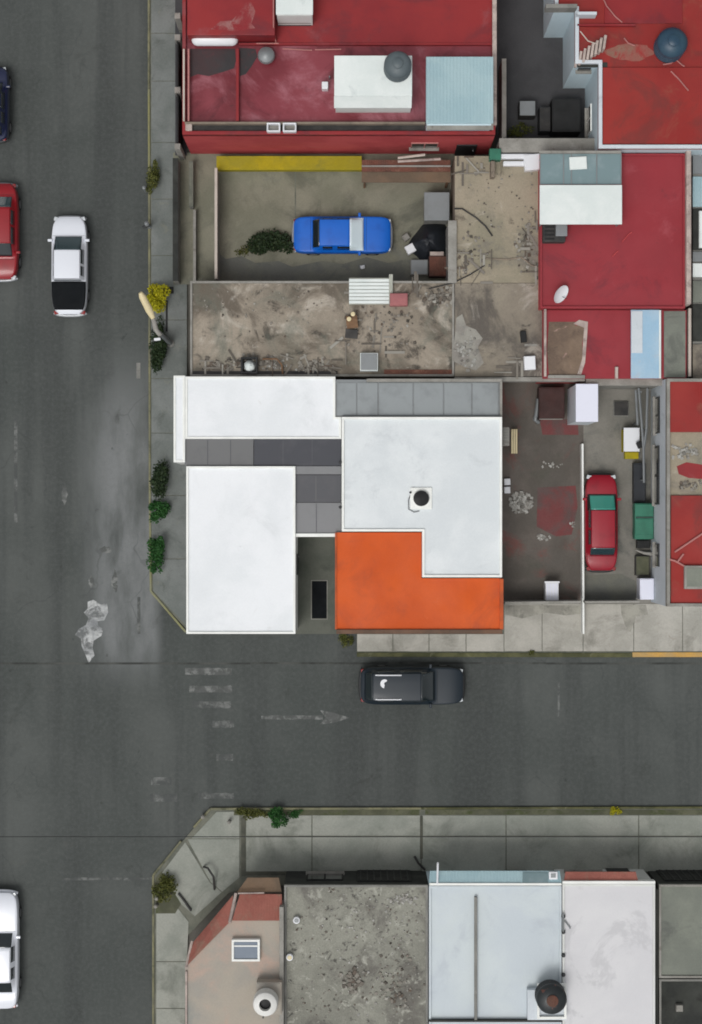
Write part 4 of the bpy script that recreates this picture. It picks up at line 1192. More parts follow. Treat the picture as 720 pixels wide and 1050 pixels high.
MB().pbox(647.5, 319, 659, 362, 3.48, 3.52).build('faded_panel', 'wall_lilac', t, bevel=.01)
MB().pbox(676, 318, 678, 388, 3.48, 3.54).build('edge', 'sheet_white', t, bevel=.01)
for x, y in ((648, 320), (676, 386)):
    a = P(x, y, 3.4)
    MB().tube([(a.x, a.y, 3.3), (a.x, a.y, 3.42)], .03).build('support', 'frame_grey', t)
MB().pbox(631, 376, 634, 388, 3.3, 3.5).build('ledge', 'wall_pink', mh, bevel=.02)

# sliver of the neighbour at the right edge
nh = thing('grey_house', 'grey sheet roofed outbuilding cut by the right frame edge', 'outbuilding', P(730, 250, 0))
MB().pbox(711, 150, 790, 388, 0, 3.0, 3.1).build('wall', 'wall_grey', nh)
for i, (a, b, m_) in enumerate(((150, 178, 'frame_grey'), (181, 212, 'sheet_cyan'), (214, 256, 'wall_dark'), (258, 268, 'frame_grey'), (270, 284, 'sheet_white'), (288, 310, 'green_grey_roof'), (312, 350, 'wall_dark'), (353, 388, 'bare_grey'))):
    MB().pbox(710.5, a, 790, b, 3.02, 3.1 + .02 * (i % 3)).build('roof_sheet', m_, nh, bevel=.01)
MB().pbox(717, 216, 722, 254, 3.1, 3.3).build('duct', 'sheet_white', nh, bevel=.02)
MB().pbox(706, 316, 709, 386, 2.8, 3.4).build('coping', 'pipe_pale', nh, bevel=.02)

# ------------------------------------------------------------------ dark yard east of the corner house
sheet('yard_floor', [rect(508, 380, 598, 619)], 'yard_dark', .125)
M['red_stain'] = weather('red_floor_paint', lin(112, 62, 62), lin(92, 74, 72), .8, .4, .6)
sheet('painted_floor', [[(551, 500), (590, 498), (592, 520), (586, 548), (570, 550), (550, 540)], [(553, 430), (592, 430), (593, 446), (556, 446)]], 'red_stain', .129)
wall('yard_wall', 'thin low white topped wall between the dark yard and the car court', (597.5, 455), (598.5, 650), .75, .07, 'wall_white', 'white_trim')
wall('yard_wall', 'thin grey front wall of the dark yard along the pavement', (518, 618.5), (596, 617.5), 1.6, .1, 'wall_grey', 'wall_ledge')
wall('yard_wall', 'thin grey front rail of the car court along the pavement', (600, 617.5), (656, 617), 1.4, .08, 'wall_grey', 'wall_ledge')
wall('yard_wall', 'pale wall along the north end of the yard and car court', (601, 391), (680, 391), 3.0, .3, 'wall_ledge', 'wall_ledge')
M['pave_dull'] = weather('pave_dull', lin(134, 132, 124), lin(160, 158, 148), .9, .38, .62, [(lin(106, 105, 99), 1.3, .5, .64, .8)])  # duller, darker tone for ragged patches on the pale pavement
sheet('dark_patch', [[(518, 620.5), (597, 620.5), (597, 629), (580, 631), (560, 628), (535, 634), (518, 630)]], 'pave_dull', PZ + .012)
sheet('dark_patch', [[(636, 620), (662, 620), (664, 630), (652, 632), (646, 648), (641, 642), (637, 630)]], 'pave_dull', PZ + .012)
crate('shed_box', 'dark brown timber box shed at the top of the dark yard', 'shed', 566, 413, (1.15, 1.4, .9), 0, .12, 'cube_brown')
t = thing('white_shed', 'tall white lilac roofed shed between the dark yard and the car court', 'shed', P(600, 412, .1))
MB().pbox(591, 394, 613, 432, .1, 3.2, 3.3).build('wall', 'wall_lilac', t)
MB().pbox(590.5, 393.5, 613.5, 432.5, 3.2, 3.32).build('roof', 'lid_white', t, bevel=.02)
t = thing('stand_pipe', 'bent grey pipe with a pale elbow beside the brown shed', 'pipe', P(549, 428, .12))
MB().tube([P(552, 409, .5), P(550, 425, .5), P(548.5, 430, .5), P(552, 433, .3)], .1, 12).build('elbow', 'frame_grey', t, smooth=50)
MB().tube([P(553, 429.5, .6), P(577, 429.5, .6)], .04).build('rail', 'wall_ledge', t)
for x in (554, 576):
    a = P(x, 429.5, .5)
    MB().tube([(a.x, a.y, .12), (a.x, a.y, .6)], .03).build('leg', 'wall_ledge', t)
t = thing('air_conditioner', 'pale flat unit fixed to the east wall of the corner house', 'air conditioner', P(519, 448, 2.4))
MB().pbox(515.6, 438, 522.5, 457, 2.5, 3.0).build('casing', 'wall_ledge', t, bevel=.03)
mb = MB()
for i in range(6):
    mb.pbox(516.5, 440 + i * 2.8, 521.5, 441.3 + i * 2.8, 3.0, 3.02)
mb.build('grille', 'wall_grey', t)
t = thing('bench', 'narrow cream slatted bench standing in the dark yard', 'bench', P(527.5, 452, .12))
for i in range(3):
    MB().pbox(524.4 + i * 2.2, 440, 526.2 + i * 2.2, 465, .5, .55).build('slat', 'cream', t, bevel=.008)
for y in (442, 463):
    a, b = P(524.5, y, .4), P(530.5, y, .4)
    MB().box(a.x, a.y - .04, b.x, a.y + .04, .12, .5).build('leg', 'wood', t)
for i, (y, lab) in enumerate(((494, 'upper of two small white boxes by the house wall in the dark yard'), (502.5, 'lower of two small white boxes by the house wall in the dark yard'))):
    crate('carton', lab, 'box', 520.3, y, (.28, .3, .25), .05, .12, 'white_metal')
heap('pale_debris', 534, 515, 11, 10, 130, .04, .2, .125, 'rubble_white')
heap('pale_debris', 556, 551, 8, 3, 25, .04, .14, .125, 'rubble_white')
heap('pale_debris', 566, 477, 12, 3, 16, .04, .12, .125, 'rubble_white')
heap('pale_debris', 587, 538, 3, 4, 14, .04, .1, .125, 'rubble_white')
t = thing('ribbed_box', 'white ribbed plastic box at the front wall of the dark yard', 'box', P(566, 607, .12))
MB().pbox(559.5, 597, 573, 616, .12, .85).build('body', 'white_metal', t, bevel=.03)
mb = MB()
for i in range(4):
    mb.pbox(560.6 + i * 3, 598.5, 562.4 + i * 3, 615, .85, .88)
mb.build('ribs', 'lid_white', t)
MB().pbox(558.6, 596, 574, 598, .75, .9).build('handle', 'white_metal', t, bevel=.01)

# ------------------------------------------------------------------ car court
sheet('court_floor', [rect(598, 380, 690, 619)], 'court', .125)
sheet('dark_patch', [[(600, 590), (636, 588), (652, 596), (652, 616), (600, 617)]], 'yard_grey', .13)  # greyer patch at the front of the court floor
crate('floor_box', 'dark square trapdoor box on the court floor beside the white shed', 'box', 637, 419, (.68, .68, .12), 0, .125, 'wall_grey', 'junk_dark')
t = thing('wash_box', 'white topped cabinet with a yellow lower front in the car court', 'cabinet', P(648, 455, .12))
MB().pbox(640, 440, 655.5, 463, .12, .95).build('body', 'wall_yellow', t, bevel=.02)
MB().pbox(639.6, 438.5, 656, 463, .95, 1.0).build('top', 'white_metal', t, bevel=.02)
MB().pbox(641, 463.6, 655, 470.5, .12, .5).build('drawer', 'wall_yellow', t, bevel=.02)
t = thing('green_cart', 'green metal handcart with a folded lid in the car court', 'cart', P(661, 535, .12))
MB().pbox(651, 516, 670.5, 553, .35, 1.0).build('body', 'green_cart', t, bevel=.03)
MB().pbox(652, 530, 670, 531, 1.0, 1.03).build('lid_ridge', 'frame_dark', t)
MB().pbox(651.5, 517, 670, 529, 1.0, 1.05).build('lid', 'green_cart', t, bevel=.02)
MB().pbox(651.5, 532, 670, 548, 1.0, 1.04).build('lid', 'green_cart', t, bevel=.02)
for x, y in ((650, 521), (650, 546), (671, 521), (671, 546)):
    a = P(x, y, .3)
    mb = MB().lathe((0, 0, -.04), [(.2, 0), (.2, .08)], 20)
    mm = Matrix.Translation((a.x, a.y, .325)) @ Matrix.Rotation(R(90), 4, 'Y')
    mb.v = [mm @ v_ for v_ in mb.v]
    mb.build('wheel', 'rubber', t)
crate('black_crate', 'black crate at the foot of the green handcart', 'crate', 660, 558, (.6, .36, .35), 0, .125, 'black')
crate('black_crate', 'long dark bench seat behind the green handcart', 'bench', 656, 495, (.55, 1.8, .45), 0, .125, 'tarp')
crate('black_crate', 'olive dark box between the handcart and the white lidded bin', 'box', 659, 580, (.62, .9, .4), 0, .125, 'junk_dark', 'soil')
crate('white_bin', 'white lidded bin at the front corner of the car court', 'bin', 663.5, 604, (.64, .95, .9), 0, .125, 'lid_white')
tag(MB().tube([P(652, 564, .4), P(660, 567, .4), P(669, 568, .4)], [.03, .07, .1]).build('sack', 'wall_ledge', smooth=50), 'slim pale rolled sheet below the black crate', 'roll')
t = thing('rack', 'grey pipe rack along the pale wall of the car court', 'rack', P(661, 440, .12))
for (pts_) in ([(655, 398), (657, 420), (660, 460), (660.5, 495)], [(652, 400), (654, 436)], [(664, 398), (663, 440), (660, 462)]):
    MB().tube([P(x, y, 1.5) for x, y in pts_], .06).build('rail', 'frame_grey', t)
for x, y in ((657, 402), (660, 492), (654, 434), (663, 440)):
    a = P(x, y, 1.4)
    MB().tube([(a.x, a.y, .12), (a.x, a.y, 1.5)], .04).build('post', 'frame_grey', t)
crate('bag', 'black bag hanging by the pipe rack over the white cabinet', 'bag', 656.5, 456, (.22, .3, .4), .4, .9, 'black')

# ------------------------------------------------------------------ red house at the right edge
eh = thing('east_house', 'red roofed house with a tall pale blue west wall by the car court', 'house', P(730, 505, 0))
ze = 4.2
w_ = world_poly([(684, 388), (790, 388), (790, 622), (684, 622)], ze)
MB().prism(w_, 0, 3.9, cap=False, top=False).build('wall', 'wall_lilac', eh)
MB().prism(w_, 3.85, 3.95).build('roof', 'bare_tan', eh)
MB().ring(w_, 3.95, 4.2, .14).build('parapet', 'wall_ledge', eh, bevel=.02)
MB().pbox(686.8, 391, 786, 443, 3.95, 4.12).build('upper_terrace', 'red_bright', eh, bevel=.02)
MB().pbox(688, 508, 786, 619, 3.95, 4.08).build('upper_terrace', 'red_bright', eh, bevel=.02)
mb = MB()
q_ = [P(x, y, 3.96) for x, y in [(694, 478), (704, 474), (730, 478), (730, 492), (706, 490), (696, 486)]]
mb.prism([p[:2] for p in q_], 3.95, 3.957)
mb.build('red_patch', 'red_roof', eh)
facade(eh, (684, 388), (684, 622), ze, [('window', .15, 1.6, 1.6, .9), ('window', .42, 2.6, 1.4, 1.0), ('window', .78, 1.0, 1.5, .9)], frame='frame_dark')
heap('rubble', 702, 462, 12, 8, 60, .04, .16, 3.95, 'rubble_white')
heap('rubble', 708, 498, 12, 5, 50, .04, .14, 3.95)
t = thing('roof_skylight', 'grey skylight with a pale frame on the east red roof', 'skylight', P(714, 592, 4.08))
MB().pbox(702, 580, 740, 604, 4.08, 4.3).build('frame', 'wall_ledge', t, bevel=.02)
MB().pbox(704.5, 582.5, 737, 601.5, 4.3, 4.32).build('pane', 'green_grey_roof', t)
for (pts_, lab) in (([(692, 566), (722, 546), (740, 535)], 'long pale red pole lying across the east red roof'),
                    ([(695, 576), (701, 568)], 'short pale red stick at the east skylight'),
                    ([(684, 573), (692, 575), (703, 581)], 'thin pale pipe between the parapet and the east skylight')):
    tag(MB().tube([P(x, y, 4.16) for x, y in pts_], .045, 6).build('rod', 'pipe_red'), lab, 'rod')

# ------------------------------------------------------------------ south block
ch = thing('beige_house', 'chamfered beige corner house with red tiled eaves', 'house', P(240, 990, 0))
zs = 3.3
out = [(190, 1110), (190, 992), (240, 940), (290, 940), (290, 1110)]
block(ch, out, zs, 'wall_pink', 'beige_roof', .06, .1, 'wall_pink', skip_par=True)


def slope(root, quad, th_, mat, name='eave'):
    """quad of (px, py, z)"""
    a = [P(*q_) for q_ in quad]
    vs = a + [p - Vector((0, 0, th_)) for p in a]
    MB().add(vs, [(0, 1, 2, 3), (7, 6, 5, 4), (0, 4, 5, 1), (1, 5, 6, 2), (2, 6, 7, 3), (3, 7, 4, 0)]).build(name, mat, root)


slope(ch, [(238, 944, 3.42), (290, 944, 3.42), (289, 917, 2.9), (246, 917, 2.9)], .1, 'tile_red', 'tiled_eave')
slope(ch, [(192, 990, 3.42), (237, 944, 3.42), (239, 918, 2.9), (195, 970, 2.9)], .1, 'tile_red', 'tiled_eave')
slope(ch, [(243, 915, 2.7), (289, 915, 2.7), (286, 900, 2.62), (254, 900, 2.62)], .08, 'brown_tile', 'ledge')
mb = MB().tube([P(235.5, 946, 3.5), P(238.5, 932, 3.22), P(242, 916, 2.96)], .07, 8)
mb.build('ridge', 'wall_pink', ch, smooth=50)
MB().tube([P(244, 916, 2.98), P(271, 915.5, 2.98)], .035).build('ridge', 'wall_pink', ch)
MB().tube([P(191, 992, 3.45), P(194, 978, 3.1), P(197, 965, 2.95)], .06).build('ridge', 'wall_pink', ch)
MB().pbox(286.5, 930, 291, 1100, 2.9, 3.55).build('coping', 'wall_ledge', ch, bevel=.02)
MB().pbox(190, 996, 192, 1100, 3.3, 3.42).build('coping', 'wall_pink', ch, bevel=.02)
facade(ch, (190, 1110), (190, 992), zs, [('window', .3, 1.4, 1.0, 1.2), ('door', .7, 1.0, .12, 2.1)][:0])
t = thing('roof_skylight', 'blue skylight with a white frame on the beige corner roof', 'skylight', P(252, 973, zs))
MB().ring(world_poly(rect(237.6, 963.5, 266.5, 986), zs + .32), zs, zs + .32, .1).build('frame', 'white_trim', t, bevel=.02)
M['sky_glass'] = gloss('blue_skylight_glass', lin(84, 100, 118), .45, .1, 0, .4, (112, 126, 138))
MB().pbox(239.5, 966, 264.5, 984, zs + .2, zs + .24).build('pane', 'sky_glass', t)
MB().pbox(240, 969.5, 264, 970.8, zs + .24, zs + .27).build('glazing_bar', 'white_trim', t)
crate('tank_stand', 'beige block stand under the white tank on the corner roof', 'stand', 276, 1024, (1.1, 1.4, .7), 0, zs, 'beige_roof')
t, c = tank('water_tank', 'white round water tank with an open dark mouth on the corner roof', 272, 1030, zs + .74, .56, .9, 'tank_white', 'tank_white')
for chd in list(t.children):
    bpy.data.objects.remove(chd)
z_ = zs + .74
MB().lathe((c.x, c.y, z_), [(.5, 0), (.54, .06), (.54, .3), (.52, .34), (.54, .4), (.54, .6), (.5, .74), (.38, .82), (.26, .84), (.25, .8), (.25, .5)], 32).build('tank_body', 'tank_white', t, smooth=35)
MB().lathe((c.x, c.y, z_ + .55), [(.25, 0), (.2, .02)], 24).build('water', 'black', t)
MB().tube([(c.x - .1, c.y - .5, z_ + .2), (c.x - .12, c.y - .75, z_ + .1), (c.x - .12, c.y - .78, zs)], .03).build('pipe', 'frame_dark', t)

gh = thing('grey_roof_house', 'low dark fronted house with a gritty grey littered roof', 'house', P(365, 990, 0))
block(gh, [(291.5, 907.5), (439, 907.5), (439, 1110), (291.5, 1110)], 3.1, 'wall_dark', 'gravel_roof', .08, .1, 'wall_grey')
facade(gh, (439, 907.5), (291.5, 907.5), 3.1, [('gate', .3, 2.4, .12, 2.3), ('window', .72, 1.6, 1.0, 1.2)], frame='black')
heap('rubble', 370, 975, 66, 66, 200, .02, .1, 3.02, gauss=False)
heap('rubble', 405, 1010, 20, 30, 90, .03, .15, 3.02)
heap('rubble', 362, 1005, 14, 12, 60, .05, .2, 3.02)
heap('pale_debris', 372, 960, 58, 48, 150, .02, .09, 3.02, 'rubble_white', gauss=False)
heap('pale_debris', 415, 922, 14, 5, 60, .04, .14, 3.02, 'rubble_white')
heap('pale_debris', 395, 950, 40, 24, 60, .03, .1, 3.02, 'rubble_white', gauss=False)
heap('pale_debris', 385, 1020, 40, 24, 50, .03, .12, 3.02, 'rubble_white', gauss=False)
for (x, y, lab) in ((304, 944, 'small white can near the top of the gritty roof'), (297, 982, 'round white can low on the gritty roof west edge')):
    p = P(x, y, 3.3)
    t = thing('can', lab, 'can', (p.x, p.y, 3.02))
    MB().lathe((p.x, p.y, 3.02), [(.13, 0), (.15, .03), (.15, .26), (.12, .28)], 16).build('body', 'white_metal', t, smooth=35)
    MB().lathe((p.x, p.y, 3.3), [(.1, 0), (.09, .02)], 16).build('lid', 'cream' if y > 960 else 'frame_grey', t)

blh = thing('blue_house', 'pale blue flat roofed house with a matching blue front canopy', 'house', P(508, 980, 0))
zq = 3.3
block(blh, [(440, 908.5), (576, 908.5), (576, 1110), (440, 1110)], zq, 'wall_blue', 'blue_roof', .1, .1, 'blue_roof')
MB().pbox(486.6, 920, 489.4, 1046, 3.2, 3.42).build('roof_divider', 'wall_grey', blh, bevel=.01)
MB().pbox(440.5, 905.6, 576, 908, 2.9, 3.36).build('fascia', 'white_trim', blh, bevel=.01)
slope(blh, [(440, 905.4, 3.28), (576, 905.4, 3.28), (574, 893, 3.1), (441, 893, 3.1)], .06, 'sheet_cyan', 'canopy')
slope(blh, [(536, 905.2, 3.34), (562, 905.2, 3.34), (562, 894.5, 3.17), (536, 894.5, 3.17)], .03, 'glass_teal', 'canopy_glazing')
MB().pbox(440, 1046, 576, 1048, 3.2, 3.4).build('roof_divider', 'wall_dark', blh)
facade(blh, (576, 908.5), (440, 908.5), zq, [('door', .3, 1.0, .12, 2.1), ('window', .7, 1.8, 1.0, 1.3)])
t = tag(MB().tube([P(448.5, 906, 3.4), P(449, 885, 4.6)], .045).build('mast', 'white_metal'), 'slim white mast on the front edge of the pale blue house', 'mast')
t = thing('front_lamp', 'small white lamp bracket at the east end of the blue canopy', 'lamp', P(567, 898, 3.2))
MB().pbox(563, 894, 572, 902, 3.2, 3.36).build('housing', 'white_metal', t, bevel=.03)
MB().pbox(565, 896, 570, 900, 3.36, 3.4).build('lens', 'frame_grey', t)
t = thing('tank_stand', 'pale square stand with a white rim under the black tank', 'stand', P(566, 1028, 3.2))
MB().pbox(541, 1015, 581, 1046, 3.2, 3.6).build('slab', 'wall_lilac', t, bevel=.02)
MB().ring(world_poly(rect(551, 1009, 581, 1045), 3.75), 3.6, 3.75, .1).build('rim', 'white_trim', t)
tank('water_tank', 'black round water tank on a white rimmed stand', 566, 1025, 3.66, .66, 1.1, 'tank_black', 'rust')

lh = thing('lilac_house', 'lilac white flat roofed house with a reddish front ledge', 'house', P(625, 980, 0))
block(lh, [(576.8, 906.5), (672, 906.5), (672, 1110), (576.8, 1110)], zq, 'wall_white', 'lilac_roof', .08, .1, 'wall_white')
slope(lh, [(578, 905.5, 3.3), (655, 905.5, 3.3), (652, 894, 3.1), (580, 894, 3.1)], .08, 'tile_red', 'tiled_eave')
MB().pbox(577, 903.5, 672, 906.3, 3.0, 3.4).build('fascia', 'white_trim', lh, bevel=.01)
mb = MB()
for y in (940, 956, 980, 1000):
    a = P(578, y, 3.4)
    MB().lathe((a.x, a.y, 3.2), [(.09, 0), (.09, .16), (.05, .2)], 12).build('spigot', 'frame_dark', lh)
MB().tube([P(577.5, 936, 3.45), P(577.5, 955, 3.45)], .04).build('pipe', 'frame_grey', lh)
MB().tube([P(579, 944, 3.3), P(585, 952, 3.3)], .03).build('pipe', 'frame_grey', lh)
facade(lh, (672, 906.5), (576.8, 906.5), zq, [('door', .3, 1.0, .12, 2.1), ('window', .7, 1.6, 1.0, 1.2)])
gr = thing('green_roof_house', 'grey-green roofed house at the bottom right, dark fronted', 'house', P(720, 990, 0))
block(gr, [(676, 907), (790, 907), (790, 1003), (676, 1003)], 3.0, 'wall_dark', 'green_grey_roof', .08, .1, 'wall_ledge')
block(gr, [(676, 1004), (790, 1004), (790, 1110), (676, 1110)], 2.7, 'wall_dark', 'wall_dark', .08, .1, 'wall_grey', roofname='lower_roof')
facade(gr, (790, 907), (676, 907), 3.0, [('gate', .7, 2.2, .12, 2.2)], frame='black')
crate('carton', 'small pale square block on the dark bottom right roof', 'block', 697, 1034, (.3, .3, .25), 0, 2.62, 'wall_ledge')
wall('garden_wall', 'narrow dark gap wall between the lilac and grey-green houses', (673.8, 912), (673.8, 1080), 2.9, .08, 'wall_dark')

# ------------------------------------------------------------------ street furniture
c = P(168, 350, 0)
t = thing('street_lamp', 'leaning grey street lamp with a cream arm reaching over the kerb', 'street lamp', (c.x, c.y, PZ))
top = P(160, 338, 5.2)
bs = Vector((top.x + .1, top.y - .1, PZ))
MB().tube([bs, top], [.11, .08], 12).build('pole', 'frame_grey', t, smooth=50)
MB().lathe((bs.x, bs.y, PZ), [(.18, 0), (.18, .08), (.12, .12)], 16).build('base', 'wall_grey', t)
mid = P(157, 326, 5.6)
tip = P(144, 300, 6.2)
lowend = P(164.5, 344, 5.25)
MB().tube([lowend, top, mid], [.09, .11, .1], 12).build('arm', 'wall_ledge', t, smooth=50)
MB().tube([mid, mid.lerp(tip, .3), mid.lerp(tip, .85), tip], [.1, .16, .15, .08], 14).build('lamp_head', 'cream', t, smooth=50)
MB().obox(P(161.5, 348, 5.0), (.28, .12, .1), .1).build('bracket', 'white_metal', t, bevel=.02)
c = P(151, 230, 1.0)
t = thing('kerb_post', 'short steel post with a dark arm on the street kerb', 'post', (c.x, c.y, PZ))
MB().tube([(c.x, c.y, PZ), (c.x, c.y, 1.2)], .09, 14).build('shaft', 'car_silver', t, smooth=50)
MB().lathe((c.x, c.y, 1.2), [(.1, 0), (.11, .04), (.06, .1), (.02, .12)], 16).build('cap', 'frame_grey', t, smooth=40)
MB().tube([P(146, 233, .9), P(154, 231, .9)], .06).build('arm', 'frame_dark', t)
c = P(148, 193, .6)
t = thing('kerb_post', 'small grey marker post by the olive weedy bush', 'post', (c.x, c.y, .01))
MB().tube([(c.x, c.y, .0), (c.x, c.y, .7)], .07, 12).build('shaft', 'car_silver', t, smooth=50)
MB().lathe((c.x, c.y, .7), [(.08, 0), (.08, .05), (.03, .09)], 14).build('cap', 'frame_grey', t, smooth=40)
for i, (pts_, lab) in enumerate((([(172, 311), (171, 340)], 'black drain slot in the pavement beside the yellow bush'),)):
    tag(MB().pbox(170, 308, 172, 340, PZ, PZ + .02).build('drain_slot', 'black'), lab, 'drain')
tag(MB().pbox(167, 294, 178, 301, PZ, PZ + .03).build('manhole_cover', 'black', bevel=.01), 'black square cover in the pavement behind the yellow bush', 'cover')
tag(MB().pbox(140, 372, 144, 388, .003, .02).build('gully_grate', 'wall_grey'), 'grey gully grate in the road beside the long hedge bush', 'grate')
# pale bollards on the south corner
k = 0
for (x, y, lab) in ((161, 921, 'pale bollard at the kerb end of the corner planting'), (174, 917, 'pale bollard in the middle of the corner planting'),
                    (160, 929, 'pale bollard lowest along the south corner kerb'), (208, 838, 'pale bollard outside the chamfered south kerb'), (235, 843, 'pale bollard on the chamfered slab inside the kerb')):
    a = P(x, y, .4)
    t = thing('bollard', lab, 'bollard', (a.x, a.y, .0 if k == 3 else PZ), 'pale bollards at the south corner')
    MB().lathe((a.x, a.y, .0 if k == 3 else PZ), [(.08, 0), (.08, .35), (.07, .38)], 14).build('post', 'wall_ledge', t, smooth=40)
    MB().lathe((a.x, a.y, (.0 if k == 3 else PZ) + .38), [(.08, 0), (.085, .03), (.05, .07), (.01, .08)], 14).build('cap', 'wall_ledge', t, smooth=40)
    k += 1
# bent posts on the corner pavement
for (pts_, lab) in (([(209, 889, .2), (213, 890, .6), (219, 899, .7), (220, 912, .15)], 'curved dark hose on the south corner slabs'),
                    ([(183, 916, .2), (190, 925, .2), (196, 934, .2)], 'dark root line running to the chamfered house front'),
                    ([(425, 878, .2), (429, 885, .3), (436, 892, .3)], 'dark short cable at the foot of the blue house')):
    tag(MB().tube([P(*p) for p in pts_], .05, 6).build('hose', 'junk_dark'), lab, 'hose')
# overhead cable above the south pavement
cb = [P(60 + i * 36, 858 + .0 * i, 6.6 - .5 * math.sin(math.pi * i / 20)) for i in range(-3, 22)]
tag(MB().tube(cb, .018, 6).build('overhead_cable', 'cable'), 'thin dark cable strung along the south pavement', 'cable')

# ------------------------------------------------------------------ cars


def car(name, label, cat, px, py, heading, L, W, paint, xr0, xr1, xf1, xf0, zb=.86, zd=.9, zr=1.42, glass='auto_glass', rear_glass=None,
        n=6.0, bumper='frame_dark', bed=None, roofmat=None, rails=False, sunroof=None, chrome=False, group='cars on the streets and in the yards', z0=0.0):
    """+X is the front; xr0..xr1 rear glass, xf1..xf0 windscreen, all metres from the middle"""
    c = P(px, py, .8)
    t = thing(name, label, cat, (0, 0, 0), group)
    hl = L / 2
    base = sorted(set([round(v, 3) for v in list(np.linspace(-hl, hl, 41)) + [xr0, xr1, xf1, xf0, xr0 + .04, xr1 - .04, xf1 + .04, xf0 - .04, -hl + .02, hl - .02, -hl + .05, hl - .05, -hl + .1, hl - .1]
                       + ([bed[0], bed[1]] if bed else [])]))
    xs = [v for i, v in enumerate(base) if i == 0 or v - base[i - 1] > .004]

    def prof(x):
        f = min(1, abs(x) / hl)
        w = W / 2 * max(.0, (1 - min(.9995, f) ** n)) ** (1 / n)
        w = max(w, W / 2 * .62)
        b = zb if x > 0 else zd
        if xr1 < x < xf1:
            b = zd + (zb - zd) * (x - xr1) / (xf1 - xr1)
        elif xr1 >= x:
            b = zd
        elif x >= xf1:
            b = zb
        b -= .16 * f ** 10 + .03 * f ** 3
        if x <= xr0 or x >= xf0:
            h = 0
        elif x < xr1:
            h = (x - xr0) / (xr1 - xr0)
        elif x > xf1:
            h = (xf0 - x) / (xf0 - xf1)
        else:
            h = 1
        rz = zr - .05 * ((x - (xr1 + xf1) / 2) / ((xf1 - xr1) / 2 + .3)) ** 2
        return w, b, b + (rz - b) * h * (1 if h < 1 else 1), h

    def section(x):
        w, b, r_, h = prof(x)
        out = []
        for fy, mode, v in ((.88, 'a', .2), (.97, 'a', .3), (1.0, 'a', .5), (.995, 'b', -.12), (.955, 'b', -.02), (.89, 'c', .04), (.86, 'c', .12),
                            (.745, 'c', .86), (.69, 'c', .97), (.45, 'c', 1.0), (.2, 'c', 1.0), (0, 'c', 1.0)):
            if mode == 'a':
                z = v
            elif mode == 'b':
                z = b + v
            else:
                z = b + (r_ - b) * v + .035 * (1 - fy * fy)
            # widen the bonnet and boot towards the flanks where there is no cabin
            fy2 = fy
            out.append((x, w * fy2, z))
        full = [Vector(p) for p in out] + [Vector((p[0], -p[1], p[2])) for p in out[-2::-1]]
        return full

    grid = [section(x) for x in xs]
    nc = len(grid[0])
    nrm = []
    for i in range(len(xs)):
        row = []
        for j in range(nc):
            du = grid[min(i + 1, len(xs) - 1)][j] - grid[max(i - 1, 0)][j]
            dv = grid[i][min(j + 1, nc - 1)] - grid[i][max(j - 1, 0)]
            v_ = dv.cross(du)
            row.append(v_.normalized() if v_.length > 1e-9 else Vector((0, 0, 1)))
        nrm.append(row)
    mb = MB()
    mb.add([p for row in grid for p in row], [(i * nc + j, i * nc + j + 1, (i + 1) * nc + j + 1, (i + 1) * nc + j) for i in range(len(xs) - 1) for j in range(nc - 1)]
           + [tuple(range(nc)), tuple((len(xs) - 1) * nc + j for j in range(nc))[::-1]]
           + [tuple([i * nc, i * nc + nc - 1, (i + 1) * nc + nc - 1, (i + 1) * nc]) for i in range(len(xs) - 1)])
    body = mb.build('body', paint, t, smooth=38)

    def panel(nm, xa, xb, ja, jb, mat, d=.006, par=None, th=.008):
        ii = [i for i, x in enumerate(xs) if xa - 1e-4 <= x <= xb + 1e-4]
        if len(ii) < 2:
            return None
        m_ = MB()
        k_ = jb - ja + 1
        m_.add([grid[i][j] + nrm[i][j] * d for i in ii for j in range(ja, jb + 1)],
               [(a * k_ + b, a * k_ + b + 1, (a + 1) * k_ + b + 1, (a + 1) * k_ + b) for a in range(len(ii) - 1) for b in range(k_ - 1)])
        return m_.build(nm, mat, par or t, smooth=50, solid=th)

    N = nc - 1
    if glass == 'auto_glass_teal':
        panel('window_seal', xf1, xf0 + .04, 5, N - 5, 'rubber', .003)
    wj = 5 if glass == 'sunshade' else 7
    panel('windscreen', xf1 + .03, xf0 - .03, wj, N - wj, glass, .012 if glass == 'auto_glass_teal' else .006)
    panel('rear_window', xr0 + .03, xr1 - .03, 7, N - 7, rear_glass or glass)
    midx = (xr1 + xf1) / 2
    for ja, jb in ((6, 7), (N - 7, N - 6)):
        panel('side_window', xr1 + .04, midx - .03, ja, jb, 'auto_glass')
        panel('side_window', midx + .03, xf1 + .12, ja, jb, 'auto_glass')
    if roofmat:
        panel('roof_skin', xr1, xf1, 8, N - 8, roofmat, .004)
    if bed:
        panel('bed_cover', bed[0], bed[1], 4, N - 4, 'bed_black', .006)
    panel('bumper', -hl, -hl + .1, 1, N - 1, bumper, .012, None, .02) if False else None
    for s in (1, -1):
        m_ = MB()
        pts_ = []
        for f in np.linspace(-.9, .9, 15):
            yy = W / 2 * f
            pts_.append(Vector((s * (hl + .035 - .16 * abs(f) ** 3.2), yy, .46)))
        m_.tube(pts_, .075, 8)
        m_.build('bumper', 'car_silver' if chrome else bumper, t, smooth=50)
